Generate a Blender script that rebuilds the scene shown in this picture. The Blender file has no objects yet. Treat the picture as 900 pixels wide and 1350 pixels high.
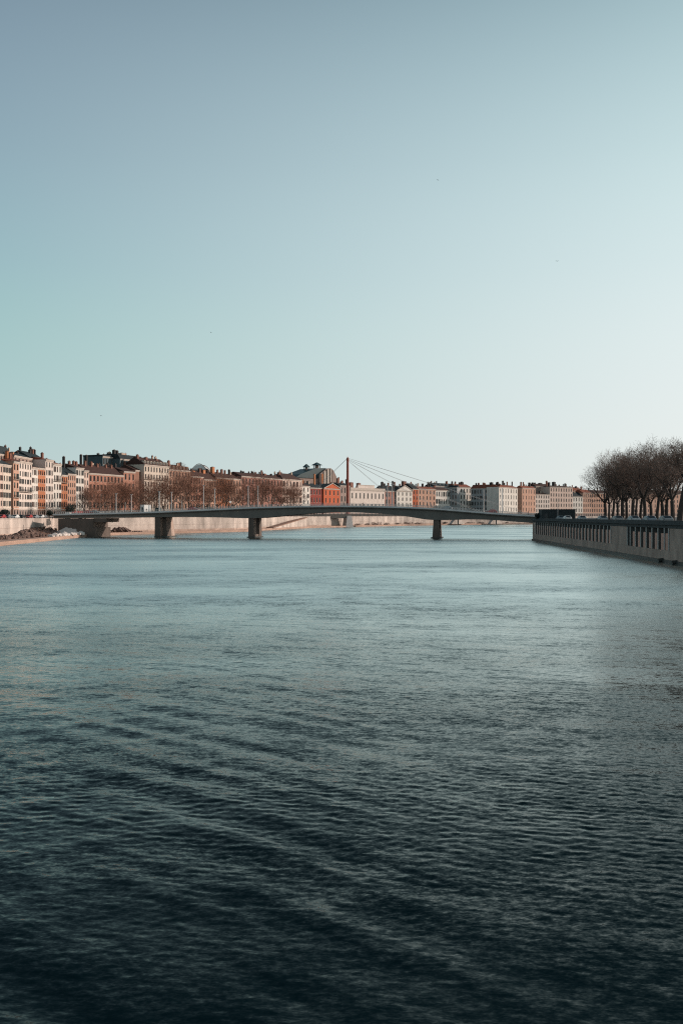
import bpy, math, random
import numpy as np
from mathutils import Vector, Matrix

random.seed(7)
S = bpy.context.scene
COL = S.collection
H, F, HOR = 8.0, 1125.0, 680.0        # eye height above the water, focal length in photo pixels, horizon row
ZS = 7.0                              # street level on the left bank
R = math.radians


def X(px, d): return (px - 450.0) / F * d
def Z(py, d): return H + (HOR - py) / F * d


def lerp_table(t, v):
    if v <= t[0][0]: return t[0][1]
    for (a, b), (c, d) in zip(t, t[1:]):
        if v <= c: return b + (d - b) * (v - a) / (c - a)
    return t[-1][1]


# ------------------------------------------------------------------ materials
def mat(name, rgb, rough=0.85, metal=0.0, var=0.18, scale=0.6, spec=0.3, streak=0.0, rgb2=None):
    m = bpy.data.materials.new(name); m.use_nodes = True
    nt = m.node_tree; b = nt.nodes['Principled BSDF']
    b.inputs['Roughness'].default_value = rough
    b.inputs['Metallic'].default_value = metal
    b.inputs['Specular IOR Level'].default_value = spec
    tc = nt.nodes.new('ShaderNodeTexCoord')
    nz = nt.nodes.new('ShaderNodeTexNoise'); nz.inputs['Scale'].default_value = scale
    nz.inputs['Detail'].default_value = 6; nz.inputs['Roughness'].default_value = 0.65
    src = tc.outputs['Object']
    if streak:
        mp = nt.nodes.new('ShaderNodeMapping'); mp.inputs['Scale'].default_value = (1, 1, streak)
        nt.links.new(src, mp.inputs['Vector']); src = mp.outputs['Vector']
    nt.links.new(src, nz.inputs['Vector'])
    rp = nt.nodes.new('ShaderNodeValToRGB')
    c2 = rgb2 or tuple(c * (1 + var * .6) for c in rgb)
    c1 = tuple(c * (1 - var) for c in rgb)
    rp.color_ramp.elements[0].position = 0.32; rp.color_ramp.elements[0].color = (*c1, 1)
    rp.color_ramp.elements[1].position = 0.68; rp.color_ramp.elements[1].color = (*c2, 1)
    nt.links.new(nz.outputs['Fac'], rp.inputs['Fac'])
    nt.links.new(rp.outputs['Color'], b.inputs['Base Color'])
    return m


M = {}
for n, c in dict(
        white=(.66, .60, .54), cream=(.58, .48, .40), palecream=(.64, .54, .48), pinkwhite=(.60, .45, .38),
        pink=(.54, .33, .25), salmon=(.38, .18, .125), lightsalmon=(.47, .275, .20), orange=(.43, .165, .085), darkblock=(.075, .10, .11),
        deeporange=(.42, .10, .04), redorange=(.50, .115, .05), darkred=(.26, .05, .035), brown=(.27, .14, .10),
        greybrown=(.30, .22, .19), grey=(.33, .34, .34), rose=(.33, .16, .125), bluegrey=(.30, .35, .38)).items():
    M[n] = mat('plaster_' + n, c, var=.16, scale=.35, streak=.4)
M['slate'] = mat('slate', (.018, .026, .030), rough=.75, var=.35, scale=1.2)
M['tile'] = mat('clay_tile', (.24, .075, .045), var=.4, scale=1.3)
M['browntile'] = mat('brown_tile', (.065, .032, .026), var=.4, scale=1.3)
M['zinc'] = mat('zinc', (.030, .062, .068), rough=.5, var=.3)
M['stone'] = mat('stone_trim', (.52, .44, .38), var=.15)
M['chimbrick'] = mat('chimney_brick', (.24, .11, .08), var=.35, scale=1.5)
M['chimorange'] = mat('chimney_orange', (.48, .19, .09), var=.25, scale=1.5)
M['chimdark'] = mat('chimney_dark', (.04, .036, .036), var=.3, scale=1.5)
M['chimpale'] = mat('chimney_pale', (.48, .36, .28), var=.25, scale=1.5)
M['pot'] = mat('chimney_pot', (.20, .09, .06), var=.3)
M['glass'] = mat('window_glass', (.025, .030, .034), rough=.12, var=.5, scale=.5, spec=.5)
M['frame_pale'] = mat('frame_pale', (.26, .23, .21), var=.1)
M['frame_dark'] = mat('frame_dark', (.10, .07, .055), var=.2)
M['shutter_grey'] = mat('shutter_grey', (.085, .085, .085), var=.2)
M['shutter_brown'] = mat('shutter_brown', (.10, .05, .04), var=.2)
M['shutter_green'] = mat('shutter_green', (.045, .085, .085), var=.25)
M['iron'] = mat('dark_iron', (.035, .035, .038), rough=.5, var=.2)
M['concrete'] = mat('bridge_concrete', (.158, .143, .128), var=.16, scale=.25, streak=.4)
M['concrete_dark'] = mat('pier_concrete', (.125, .095, .08), var=.25, scale=.3, streak=.4)
M['kerb'] = mat('pale_concrete', (.60, .54, .51), var=.12, scale=.5)
M['railing'] = mat('railing_metal', (.62, .56, .53), rough=.5, var=.1)
M['mast_pole'] = mat('lamp_metal', (.50, .46, .44), rough=.5, var=.08)
M['mastred'] = mat('mast_red_brown', (.33, .08, .05), rough=.55, var=.2)
M['cable'] = mat('steel_cable', (.42, .41, .41), rough=.5, var=.1)
M['quaystone'] = mat('pale_quay_stone', (.49, .41, .36), var=.5, scale=.16, streak=.25)
M['quaybrown'] = mat('brown_quay_stone', (.42, .31, .255), var=.35, scale=.35, streak=.5)
M['quaypanel'] = mat('reddish_quay_panel', (.70, .40, .31), var=.25, scale=.5)
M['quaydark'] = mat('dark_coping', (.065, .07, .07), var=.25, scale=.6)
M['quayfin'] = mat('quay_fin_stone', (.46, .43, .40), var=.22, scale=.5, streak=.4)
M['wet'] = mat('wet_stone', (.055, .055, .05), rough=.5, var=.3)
M['slotshade'] = mat('recess_shade_stone', (.022, .024, .024), var=.3)  # near black: shade of the wall recesses painted into the stone
M['finshade'] = mat('fin_shade_stone', (.12, .115, .11), var=.3, scale=.6)  # fin sides darkened to paint in the shaded slots of the wall
M['sand'] = mat('pinkish_gravel', (.40, .26, .20), var=.25, scale=.12)
M['asphalt'] = mat('asphalt', (.055, .055, .056), var=.25, scale=.3)
M['earth'] = mat('river_bed_earth', (.012, .020, .020), var=.3, scale=.05)
M['scrub'] = mat('dry_scrub', (.26, .15, .11), var=.6, scale=2.2)
M['rock_dark'] = mat('dark_rubble', (.17, .11, .09), var=.6, scale=1.2)
M['rock_pale'] = mat('pale_boulder', (.62, .54, .49), var=.2, scale=.8)
M['bark'] = mat('bark', (.060, .046, .040), var=.4, scale=2)
M['twig'] = mat('brown_twigs', (.22, .148, .118), var=.35, scale=1)
M['barkpale'] = mat('pale_bark', (.22, .16, .13), var=.45, scale=1.5)
M['twigred'] = mat('reddish_twigs', (.25, .125, .085), var=.35, scale=1)
M['evergreen'] = mat('evergreen_leaves', (.026, .036, .030), var=.45, scale=1)
M['hedge'] = mat('dark_hedge', (.035, .042, .036), var=.4, scale=1)
M['hoard'] = mat('dark_hoarding', (.030, .040, .043), rough=.6, var=.2, scale=.4)
M['rubber'] = mat('rubber', (.02, .02, .02), var=.1)
M['lamp'] = mat('headlight_lens', (.75, .70, .62), rough=.2, var=.05)
M['skin'] = mat('skin', (.42, .24, .17), var=.1)
M['hair'] = mat('hair', (.03, .02, .015), var=.2)
M['bird'] = mat('bird_feathers', (.06, .065, .07), var=.3)
M['awning'] = mat('red_awning', (.36, .05, .04), var=.15)
for n, c in dict(red=(.33, .03, .03), white=(.70, .68, .66), silver=(.24, .27, .29), black=(.02, .02, .022),
                 blue=(.10, .14, .18), grey=(.15, .16, .17)).items():
    M['paint_' + n] = mat('car_paint_' + n, c, rough=.3, var=.05, spec=.6)
for n, c in dict(black=(.02, .02, .024), navy=(.03, .04, .07), brown=(.10, .055, .04), red=(.3, .04, .04)).items():
    M['coat_' + n] = mat('coat_' + n, c, var=.15)


# ------------------------------------------------------------------ mesh builder
class MB:
    def __init__(s): s.v, s.f, s.m, s.mats = [], [], [], []

    def mi(s, m):
        if m not in s.mats: s.mats.append(m)
        return s.mats.index(m)

    def face(s, pts, m):
        n = len(s.v); s.v += [tuple(p) for p in pts]; s.f.append(tuple(range(n, n + len(pts)))); s.m.append(s.mi(m))

    def hexa(s, b, t, m):                 # bottom ring (ccw from above), top ring
        n = len(s.v); k = len(b); s.v += [tuple(p) for p in b] + [tuple(p) for p in t]; i = s.mi(m)
        s.f.append(tuple(range(n + k - 1, n - 1, -1))); s.m.append(i)
        s.f.append(tuple(range(n + k, n + 2 * k))); s.m.append(i)
        for j in range(k):
            q = (j + 1) % k
            s.f.append((n + j, n + q, n + k + q, n + k + j)); s.m.append(i)

    def box(s, x0, x1, y0, y1, z0, z1, m):
        s.hexa([(x0, y0, z0), (x1, y0, z0), (x1, y1, z0), (x0, y1, z0)],
               [(x0, y0, z1), (x1, y0, z1), (x1, y1, z1), (x0, y1, z1)], m)

    def tube(s, p, q, r0, r1, m, n=6, cap=True):
        p, q = Vector(p), Vector(q); d = (q - p)
        if d.length < 1e-6: return
        d.normalize(); a = d.orthogonal().normalized(); b = d.cross(a)
        k = len(s.v); i = s.mi(m)
        for c, r in ((p, r0), (q, r1)):
            for j in range(n):
                t = 2 * math.pi * j / n
                s.v.append(tuple(c + (a * math.cos(t) + b * math.sin(t)) * r))
        for j in range(n):
            g = (j + 1) % n
            s.f.append((k + j, k + g, k + n + g, k + n + j)); s.m.append(i)
        if cap:
            s.f.append(tuple(range(k + n - 1, k - 1, -1))); s.m.append(i)
            s.f.append(tuple(range(k + n, k + 2 * n))); s.m.append(i)

    def mesh(s, name):
        me = bpy.data.meshes.new(name); me.from_pydata(s.v, [], s.f)
        for m in s.mats: me.materials.append(m)
        me.polygons.foreach_set('material_index', s.m); me.update()
        return me

    def build(s, name, parent=None, loc=None, smooth=False):
        return link(name, s.mesh(name), parent, loc, smooth)


def link(name, me, parent=None, loc=None, smooth=False):
    o = bpy.data.objects.new(name, me); COL.objects.link(o)
    if parent is not None: o.parent = parent
    if loc is not None: o.location = loc
    if smooth and me is not None:
        me.polygons.foreach_set('use_smooth', [True] * len(me.polygons))
    return o


def tag(o, label, cat, group=None):
    o['label'] = label; o['category'] = cat
    if group: o['group'] = group
    return o


def thing(name, label, cat, loc=(0, 0, 0), rz=0.0, group=None):
    o = bpy.data.objects.new(name, None); COL.objects.link(o)
    o.empty_display_size = .2; o.location = loc; o.rotation_euler = (0, 0, rz)
    return tag(o, label, cat, group)


def dup(root, loc, rz=0.0, label=None, sc=1.0):
    def cp(o, par):
        c = o.copy(); COL.objects.link(c)
        if par is not None: c.parent = par
        for ch in list(o.children): cp(ch, c)
        return c
    r = cp(root, None); r.location = loc; r.rotation_euler = (0, 0, rz); r.scale = (sc,) * 3
    if label: r['label'] = label
    return r


def structure(o): o['kind'] = 'structure'; return o


# ------------------------------------------------------------------ camera, sky, sun
cam = bpy.data.cameras.new('camera'); co = bpy.data.objects.new('camera', cam); COL.objects.link(co)
co.location = (0, 0, H); co.rotation_euler = (R(90), 0, 0)
cam.sensor_fit = 'HORIZONTAL'; cam.sensor_width = 24; cam.lens = 30; cam.shift_y = 5 / 900
cam.clip_start = .5; cam.clip_end = 9000
S.camera = co

SUN_AZ, SUN_EL = 76.0, 20.0            # clockwise from +Y
w = bpy.data.worlds.new('World'); S.world = w; w.use_nodes = True
nt = w.node_tree; nt.nodes.clear()
def N(t): return nt.nodes.new(t)
out = N('ShaderNodeOutputWorld'); bg = N('ShaderNodeBackground'); nt.links.new(bg.outputs[0], out.inputs[0])
sky = N('ShaderNodeTexSky'); sky.sky_type = 'NISHITA'; sky.sun_disc = False
sky.sun_elevation = R(SUN_EL); sky.sun_rotation = R(SUN_AZ); sky.air_density = 1.0; sky.dust_density = 1.5
bg.inputs[1].default_value = 0.10
def lin(c):
    return tuple(((v / 255 + .055) / 1.055) ** 2.4 if v / 255 > .04045 else v / 255 / 12.92 for v in c)
tc = N('ShaderNodeTexCoord'); sep = N('ShaderNodeSeparateXYZ'); nt.links.new(tc.outputs['Generated'], sep.inputs[0])
def ramp(stops):
    r = N('ShaderNodeValToRGB'); e = r.color_ramp.elements
    r.color_ramp.interpolation = 'B_SPLINE' if len(stops) > 3 else 'LINEAR'
    for i, (p, c) in enumerate(stops):
        if i < 2: e[i].position = p
        else: e.new(p)
    for i, (p, c) in enumerate(stops):
        e[i].position = p; e[i].color = (*lin(c), 1)
    nt.links.new(sep.outputs['Z'], r.inputs['Fac']); return r
# clear winter air: pale towards the horizon and towards the sun, grey blue above
SKY_L = [(0, (194, 213, 214)), (.10, (178, 205, 206)), (.19, (166, 203, 200)), (.27, (155, 190, 197)), (.38, (144, 171, 184)),
         (.52, (122, 144, 162)), (.75, (62, 86, 102)), (1, (38, 60, 74))]
SKY_R = [(0, (238, 241, 239)), (.10, (234, 241, 240)), (.19, (231, 242, 241)), (.27, (222, 238, 238)), (.38, (208, 231, 232)),
         (.52, (163, 193, 200)), (.75, (74, 102, 118)), (1, (38, 60, 74))]
rl, rr = ramp(SKY_L), ramp(SKY_R)
mr = N('ShaderNodeMapRange'); mr.inputs['From Min'].default_value = -.40; mr.inputs['From Max'].default_value = .38
nt.links.new(sep.outputs['X'], mr.inputs['Value'])
mx = N('ShaderNodeMix'); mx.data_type = 'RGBA'; nt.links.new(mr.outputs[0], mx.inputs['Factor'])
nt.links.new(rl.outputs[0], mx.inputs[6]); nt.links.new(rr.outputs[0], mx.inputs[7])
sc_ = N('ShaderNodeVectorMath'); sc_.operation = 'SCALE'; sc_.inputs['Scale'].default_value = 10.0
nt.links.new(mx.outputs[2], sc_.inputs[0])
mix = N('ShaderNodeMix'); mix.data_type = 'RGBA'; mix.inputs['Factor'].default_value = .90
nt.links.new(sky.outputs[0], mix.inputs[6]); nt.links.new(sc_.outputs[0], mix.inputs[7])
nt.links.new(mix.outputs[2], bg.inputs[0])

sl = bpy.data.lights.new('sun', 'SUN'); sl.energy = 3.9; sl.angle = R(.5); sl.color = (1, .84, .73)
so = bpy.data.objects.new('sun', sl); COL.objects.link(so)
sd = Vector((math.sin(R(SUN_AZ)) * math.cos(R(SUN_EL)), math.cos(R(SUN_AZ)) * math.cos(R(SUN_EL)), math.sin(R(SUN_EL))))
so.rotation_euler = (-sd).to_track_quat('-Z', 'Y').to_euler(); so.location = (200, 100, 150)
vs = S.view_settings
vs.view_transform = 'Standard'; vs.look = 'None'; vs.gamma = 1; vs.exposure = 0; vs.use_curve_mapping = False
S.cycles.use_denoising = False
S.cycles.filter_width = 1.15
S.cycles.sample_clamp_indirect = 4
S.cycles.max_bounces = 6

# ------------------------------------------------------------------ ground and banks
LW = [(-91, -60), (-91, 228), (-96, 300), (-97, 345), (-88, 366), (-71, 392), (-49, 430), (-38, 490), (-20, 560), (5, 602),
      (53, 692), (127, 765), (174, 800), (260, 872), (420, 1010), (640, 1200)]         # left waterline
LQ = [(-117, -60), (-117, 228), (-117, 292), (-117, 348), (-100, 370), (-79, 401), (-55, 437), (-44, 493), (-26, 565), (0, 608),
      (48, 699), (122, 774), (169, 810), (255, 882), (415, 1019), (635, 1210)]         # left quay wall
RQ = [(44.2, -60), (54.5, 136), (62, 277), (69, 287), (70, 310), (102, 430), (235, 760), (420, 930), (660, 1150)]


def sheet(name, poly, z, m):
    mb = MB(); mb.face([(x, y, z) for x, y in poly], m); return structure(mb.build(name))


mb = MB(); mb.box(-6000, 6000, -3000, 8000, -6, -3.5, M['earth']); structure(mb.build('ground'))
FARL = [(5000, 3000), (5000, 7000), (-5000, 7000), (-5000, -200)]


def bank(name, line, far, zt, m, zb=-4):
    mb = MB(); ring = list(line) + far
    me_top = [(x, y, zt) for x, y in ring]
    mb.face(me_top, m)
    for (a, b), (c, d) in zip(line, line[1:]):
        mb.face([(a, b, zb), (c, d, zb), (c, d, zt), (a, b, zt)], m)
    return structure(mb.build(name))


bank('street', [(x - .7, y + .7) for x, y in LQ], FARL, ZS, M['asphalt'])
bank('lower_quay', LW[:12], [(a - .5, b + .5) for a, b in LQ[11::-1]], .9, M['sand'])
bank('quayside_road', list(reversed([(x + .9, y) for x, y in RQ])), [(44.9, -200), (3000, -200), (3000, 3000)], 6.55, M['asphalt'])

# pale stone edge of the lower quay
mb = MB()
for (a, b), (c, d) in zip(LW, LW[1:12]):
    mb.hexa([(a, b, -1), (a + .25, b - .05, -1), (c + .25, d - .05, -1), (c, d, -1)][::-1] if False else
            [(a + .3, b, -1), (c + .3, d, -1), (c - .5, d + .3, -1), (a - .5, b + .3, -1)],
            [(a + .3, b, 1.05), (c + .3, d, 1.05), (c - .5, d + .3, 1.05), (a - .5, b + .3, 1.05)], M['sand'])
structure(mb.build('kerb'))


def wall_run(line, z0, z1, m, cap, th=.8):
    mb, cb = MB(), MB()
    for i, ((a, b), (c, d)) in enumerate(zip(line, line[1:])):
        v = Vector((c - a, d - b)); n = Vector((-v.y, v.x)).normalized()
        p = [(a, b), (c, d), (c + n.x * th, d + n.y * th), (a + n.x * th, b + n.y * th)]
        mb.hexa([(x, y, z0) for x, y in p], [(x, y, z1) for x, y in p], m)
        e = .12
        p = [(a - n.x * e, b - n.y * e), (c - n.x * e, d - n.y * e), (c + n.x * (th + e), d + n.y * (th + e)), (a + n.x * (th + e), b + n.y * (th + e))]
        cb.hexa([(x, y, z1 + .004) for x, y in p], [(x, y, z1 + .3) for x, y in p], cap)
        cb.hexa([(x, y, z0 + (z1 - z0) * .5) for x, y in p[:2]] + [(c, d, z0 + (z1 - z0) * .5), (a, b, z0 + (z1 - z0) * .5)],
                [(x, y, z0 + (z1 - z0) * .5 + .25) for x, y in p[:2]] + [(c, d, z0 + (z1 - z0) * .5 + .25), (a, b, z0 + (z1 - z0) * .5 + .25)], cap)
    return mb, cb


for line, label in ((LQ[:4], 'pale stained stone quay wall above the low gravel quay left of the bridge'),
                    (LQ[3:9], 'long sunlit pale quay wall seen under the left spans of the grey bridge'),
                    (LQ[8:], 'far pinkish quay wall with shrubs at its foot under the middle of the bridge')):
    t = thing('quay_wall', label, 'quay wall')
    a, b = wall_run(line, .5, 6.8 if line is not None and line[0][1] < 0 else 7.3, M['quaystone'], M['quaystone'])
    wo = a.build('wall', t); b.build('coping', t)
    fm_, _ = wall_run([(x + .06, y - .06) for x, y in line], .6, 1.7, M['quaybrown'], M['quaybrown'], th=.4); fm_.build('stained_footing', wo)

# ------------------------------------------------------------------ right quay wall with fins
def qx(d): return 54.5 + (d - 136) * .0532
t = thing('quay_wall', 'dark brown quay wall with upright stone fins along the right bank', 'quay wall')
mb = MB()
YA, YB = 20.0, 277.0
th = math.atan(.0532)
def q(d, off, z): return (qx(d) + off, d, z)
def qbox(mb, d0, d1, o0, o1, z0, z1, m):
    mb.hexa([q(d0, o0, z0), q(d0, o1, z0), q(d1, o1, z0), q(d1, o0, z0)], [q(d0, o0, z1), q(d0, o1, z1), q(d1, o1, z1), q(d1, o0, z1)], m)
qbox(mb, YA, YB, .9, 1.8, -2, 5.9, M['slotshade']); mb.build('back_wall', t)
mb = MB(); qbox(mb, YA, YB, 0, .89, .55, 2.15, M['quaybrown']); mb.build('plinth', t)
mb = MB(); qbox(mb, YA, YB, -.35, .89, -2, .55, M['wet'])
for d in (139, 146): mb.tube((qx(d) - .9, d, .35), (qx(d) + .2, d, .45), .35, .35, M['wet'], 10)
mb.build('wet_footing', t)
mb = MB(); qbox(mb, YA, YB, -.02, 1.8, 5.9, 6.45, M['quaydark']); mb.build('beam', t)
mb = MB(); qbox(mb, YA, YB + .3, -.35, 1.2, 6.454, 7.0, M['quaydark']); qbox(mb, YA, YB + .2, -.15, .75, 7.004, 7.22, M['quaydark']); mb.build('coping', t)
mb = MB()
blocks = [(168.5, 180.0), (122, 143), (60, 80), (272, 277)]
for a, b in blocks: qbox(mb, a, b, .06, .89, 2.16, 5.89, M['quaybrown'])
mb.build('solid_bay', t)
fin, dark = MB(), MB()
d = 30.0; fins = []
while d < 272:
    if not any(a - 1.0 < d < b + .6 for a, b in blocks): fins.append(d)
    d += 3.4
fins += [143.4, 168.1, 180.4, 271.6]
fins = sorted(set(fins))[-45:]
fm = MB(); fm.box(.08, .86, -.20, .20, 2.16, 5.89, M['finshade']); fmesh = fm.mesh('fin'); nm = MB(); nm.box(0, .077, -.22, .22, 2.16, 5.89, M['quayfin']); nmesh = nm.mesh('fin_front')  # body carries the painted slot shade, front strip the plain stone tone
pm = MB(); pm.box(.16, .895, .24, 2.15, 2.16, 5.0, M['quaypanel']); pmesh = pm.mesh('infill_panel')  # stops short: dark gap above stands in for shade under the beam
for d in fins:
    o = link('fin', fmesh, t, (qx(d), d, 0)); o.rotation_euler = (0, 0, -th); link('fin_front', nmesh, o)
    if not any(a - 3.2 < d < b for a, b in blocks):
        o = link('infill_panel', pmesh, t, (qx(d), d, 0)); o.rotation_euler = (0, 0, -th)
# end face of the quay by the bridge
t = thing('quay_wall', 'short dark end wall of the right quay turning in under the bridge', 'quay wall')
a, b = wall_run([(x, y) for x, y in RQ[2:6]][::-1], -2, 6.6, M['quaydark'], M['quaydark']); a.build('wall', t); b.build('coping', t)

# ------------------------------------------------------------------ water
def make_water():
    rng = np.random.default_rng(3)
    nr, ncol = 1480, 720
    rows = np.concatenate([8.0 * np.exp(np.linspace(0, math.log(50.0), 1420)), 400 * np.exp(np.linspace(.02, 1.2, 60))])
    u = np.linspace(-1, 1, ncol)
    D = np.repeat(rows[:, None], ncol, 1)
    U = np.repeat(u[None, :], nr, 0)
    hw = 10 + .60 * D
    XX = np.where(np.abs(U) <= .92, U / .92 * hw, np.sign(U) * (hw + (np.abs(U) - .92) / .08 * np.maximum(40, 200 - hw)))
    dstep = D * math.log(50.0) / 1420 * np.where(D > 400, 8, 1)
    xstep = hw * 2 / ncol
    Zz = np.zeros_like(D)
    fade_side = np.clip((1.0 - np.abs(U)) / .08, 0, 1)
    spacing = np.maximum(dstep * .9, xstep)
    # low frequency patches where the breeze roughens the water
    P = np.zeros_like(D)
    for k in range(10):
        a = rng.uniform(-.5, .5) + math.pi / 2; l = rng.uniform(9, 45)
        P += np.sin(2 * math.pi * (XX * math.cos(a) * .45 + D * math.sin(a)) / l + rng.uniform(0, 6.28))
    P = np.clip(.5 + P / 6, .08, 1.3)

    def wave(l, ang, amp, mask=1.0):
        k = 2 * math.pi / l
        lim = np.clip((l / spacing - 2.2) / 2.0, 0, 1)
        ph = k * (XX * math.sin(ang) + D * math.cos(ang)) + rng.uniform(0, 6.28)
        s = np.sin(ph)
        return amp * lim * mask * (s - .18 * np.cos(2 * ph))
    # wind ripples, crests nearly across the river, slightly tilted
    wake = np.exp(-((XX + 4.5 + .10 * (D - 20)) / 7.5) ** 2) * np.exp(-(np.maximum(0, D - 27) / 15) ** 2)
    Pw = P * (1 - .2 * wake)
    for k in range(70):
        l = .15 * (.56 / .15) ** rng.uniform(0, 1)
        ang = rng.normal(.22, .38)
        Zz += wave(l, ang, .0015 * (l / .5) ** .9 * rng.uniform(.6, 1.3), Pw)
    # boat wake crossing the near left of the river: long oblique crests
    bend = .035 * np.maximum(0, XX + 3) ** 2 * np.exp(-np.maximum(0, XX) / 4)   # the wake curls as it spreads
    D0_ = D; D = D + bend
    for l, ang, amp in ((1.95, .60, .0145), (1.6, .68, .0115), (2.7, .52, .012), (1.15, .58, .004)):
        Zz += wave(l, ang, amp, wake)
    D = D0_
    w2 = np.exp(-((XX + 9) / 7) ** 2) * np.exp(-(np.maximum(0, D - 32) / 16) ** 2)
    for l, ang, amp in ((1.8, -.42, .006), (1.2, -.55, .0035), (3.0, -.2, .006)):
        Zz += wave(l, ang, amp, w2)
    for l, ang, amp in ((4.2, .5, .004), (6.0, .1, .004), (2.9, .35, .003), (1.6, .4, .0035), (1.1, .15, .0025)):
        Zz += wave(l, ang, amp)
    Zz *= fade_side
    v = np.stack([XX, D, Zz], -1).reshape(-1, 3).astype(np.float32)
    i = np.arange(nr * ncol, dtype=np.int32).reshape(nr, ncol)
    f = np.stack([i[:-1, :-1], i[:-1, 1:], i[1:, 1:], i[1:, :-1]], -1).reshape(-1, 4)
    me = bpy.data.meshes.new('water'); nf = len(f)
    me.vertices.add(len(v)); me.vertices.foreach_set('co', v.ravel())
    me.loops.add(nf * 4); me.loops.foreach_set('vertex_index', f.ravel())
    me.polygons.add(nf); me.polygons.foreach_set('loop_start', np.arange(0, nf * 4, 4, dtype=np.int32))
    me.polygons.foreach_set('loop_total', np.full(nf, 4, dtype=np.int32))
    me.update(); me.validate()
    me.polygons.foreach_set('use_smooth', np.ones(nf, dtype=bool))
    m = bpy.data.materials.new('river_water'); m.use_nodes = True
    nt = m.node_tree; nt.nodes.clear()
    def n(t): return nt.nodes.new(t)
    tcx = n('ShaderNodeTexCoord')
    def noise(sx, sy, rot, detail=3, rough=.5, key='Color'):
        mp = n('ShaderNodeMapping'); mp.inputs['Scale'].default_value = (sx, sy, 1); mp.inputs['Rotation'].default_value = (0, 0, rot)
        nt.links.new(tcx.outputs['Object'], mp.inputs['Vector'])
        z = n('ShaderNodeTexNoise'); z.inputs['Scale'].default_value = 1; z.inputs['Detail'].default_value = detail; z.inputs['Roughness'].default_value = rough
        nt.links.new(mp.outputs['Vector'], z.inputs['Vector']); return z.outputs[key]
    def vm(op, a, bb):
        z = n('ShaderNodeVectorMath'); z.operation = op
        for k, val in ((0, a), (1, bb)):
            if isinstance(val, tuple): z.inputs[k].default_value = val
            else: nt.links.new(val, z.inputs[k])
        return z.outputs[0]
    def ma(op, a, bb):
        z = n('ShaderNodeMath'); z.operation = op
        for k, val in ((0, a), (1, bb)):
            if isinstance(val, (int, float)): z.inputs[k].default_value = val
            else: nt.links.new(val, z.inputs[k])
        return z.outputs[0]
    # facet slopes of the small ripples
    s1 = vm('MULTIPLY', vm('SUBTRACT', noise(1.5, 3.6, .25, 4, .6), (.5, .5, .5)), (.16, .34, 0))
    s2 = vm('MULTIPLY', vm('SUBTRACT', noise(4.5, 11, .38, 3, .55), (.5, .5, .5)), (.34, .58, 0))
    s3 = vm('MULTIPLY', vm('SUBTRACT', noise(13, 27, .2, 2, .5), (.5, .5, .5)), (.25, .42, 0))
    s0 = vm('MULTIPLY', vm('SUBTRACT', noise(.30, .42, .15, 3, .65), (.5, .5, .5)), (.12, .34, 0))
    pa = noise(.016, .050, .12, 5, .62, 'Fac')    # patches of breeze and calm
    pmr = n('ShaderNodeMapRange'); pmr.inputs['From Min'].default_value = .38; pmr.inputs['From Max'].default_value = .62
    pmr.inputs['To Min'].default_value = .40; pmr.inputs['To Max'].default_value = 1.18; nt.links.new(pa, pmr.inputs['Value'])
    slope = n('ShaderNodeVectorMath'); slope.operation = 'SCALE'
    nt.links.new(vm('ADD', vm('ADD', s1, s2), vm('ADD', s3, s0)), slope.inputs[0]); nt.links.new(pmr.outputs[0], slope.inputs['Scale'])
    geo = n('ShaderNodeNewGeometry')
    nrm = n('ShaderNodeVectorMath'); nrm.operation = 'NORMALIZE'
    nt.links.new(vm('ADD', geo.outputs['Normal'], slope.outputs[0]), nrm.inputs[0])
    fr = n('ShaderNodeFresnel'); fr.inputs['IOR'].default_value = 1.33; nt.links.new(nrm.outputs[0], fr.inputs['Normal'])
    fac = ma('MINIMUM', ma('MULTIPLY', ma('POWER', fr.outputs[0], 1.7), 2.45), .84)
    fac = ma('MULTIPLY', fac, ma('SUBTRACT', 1.16, ma('MULTIPLY', pmr.outputs[0], .27)))
    sy = n('ShaderNodeSeparateXYZ'); nt.links.new(tcx.outputs['Object'], sy.inputs[0])
    rr_ = n('ShaderNodeMapRange'); rr_.inputs['From Min'].default_value = 16; rr_.inputs['From Max'].default_value = 85
    rr_.inputs['To Min'].default_value = .06; rr_.inputs['To Max'].default_value = .40; nt.links.new(sy.outputs['Y'], rr_.inputs['Value'])
    rough = ma('MULTIPLY', rr_.outputs[0], ma('ADD', ma('MULTIPLY', pmr.outputs[0], .35), .70))
    gl = n('ShaderNodeBsdfGlossy'); gl.distribution = 'BECKMANN'; gl.inputs['Color'].default_value = (.93, .99, .965, 1)
    nt.links.new(rough, gl.inputs['Roughness'])
    nt.links.new(nrm.outputs[0], gl.inputs['Normal'])
    df = n('ShaderNodeBsdfDiffuse'); df.inputs['Color'].default_value = (.0018, .0085, .0115, 1)
    mxs = n('ShaderNodeMixShader'); nt.links.new(fac, mxs.inputs[0]); nt.links.new(df.outputs[0], mxs.inputs[1]); nt.links.new(gl.outputs[0], mxs.inputs[2])
    om = n('ShaderNodeOutputMaterial'); nt.links.new(mxs.outputs[0], om.inputs[0])
    me.materials.append(m)
    return structure(link('water', me))


make_water()

# ------------------------------------------------------------------ buildings
FL = [(-25, 318), (0, 337), (60, 390), (117, 425), (178, 462), (240, 505), (300, 552), (370, 620), (408, 660), (440, 690), (530, 765),
      (600, 825), (700, 905), (800, 985), (920, 1080)]
def DL(px): return lerp_table(FL, px)


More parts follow.
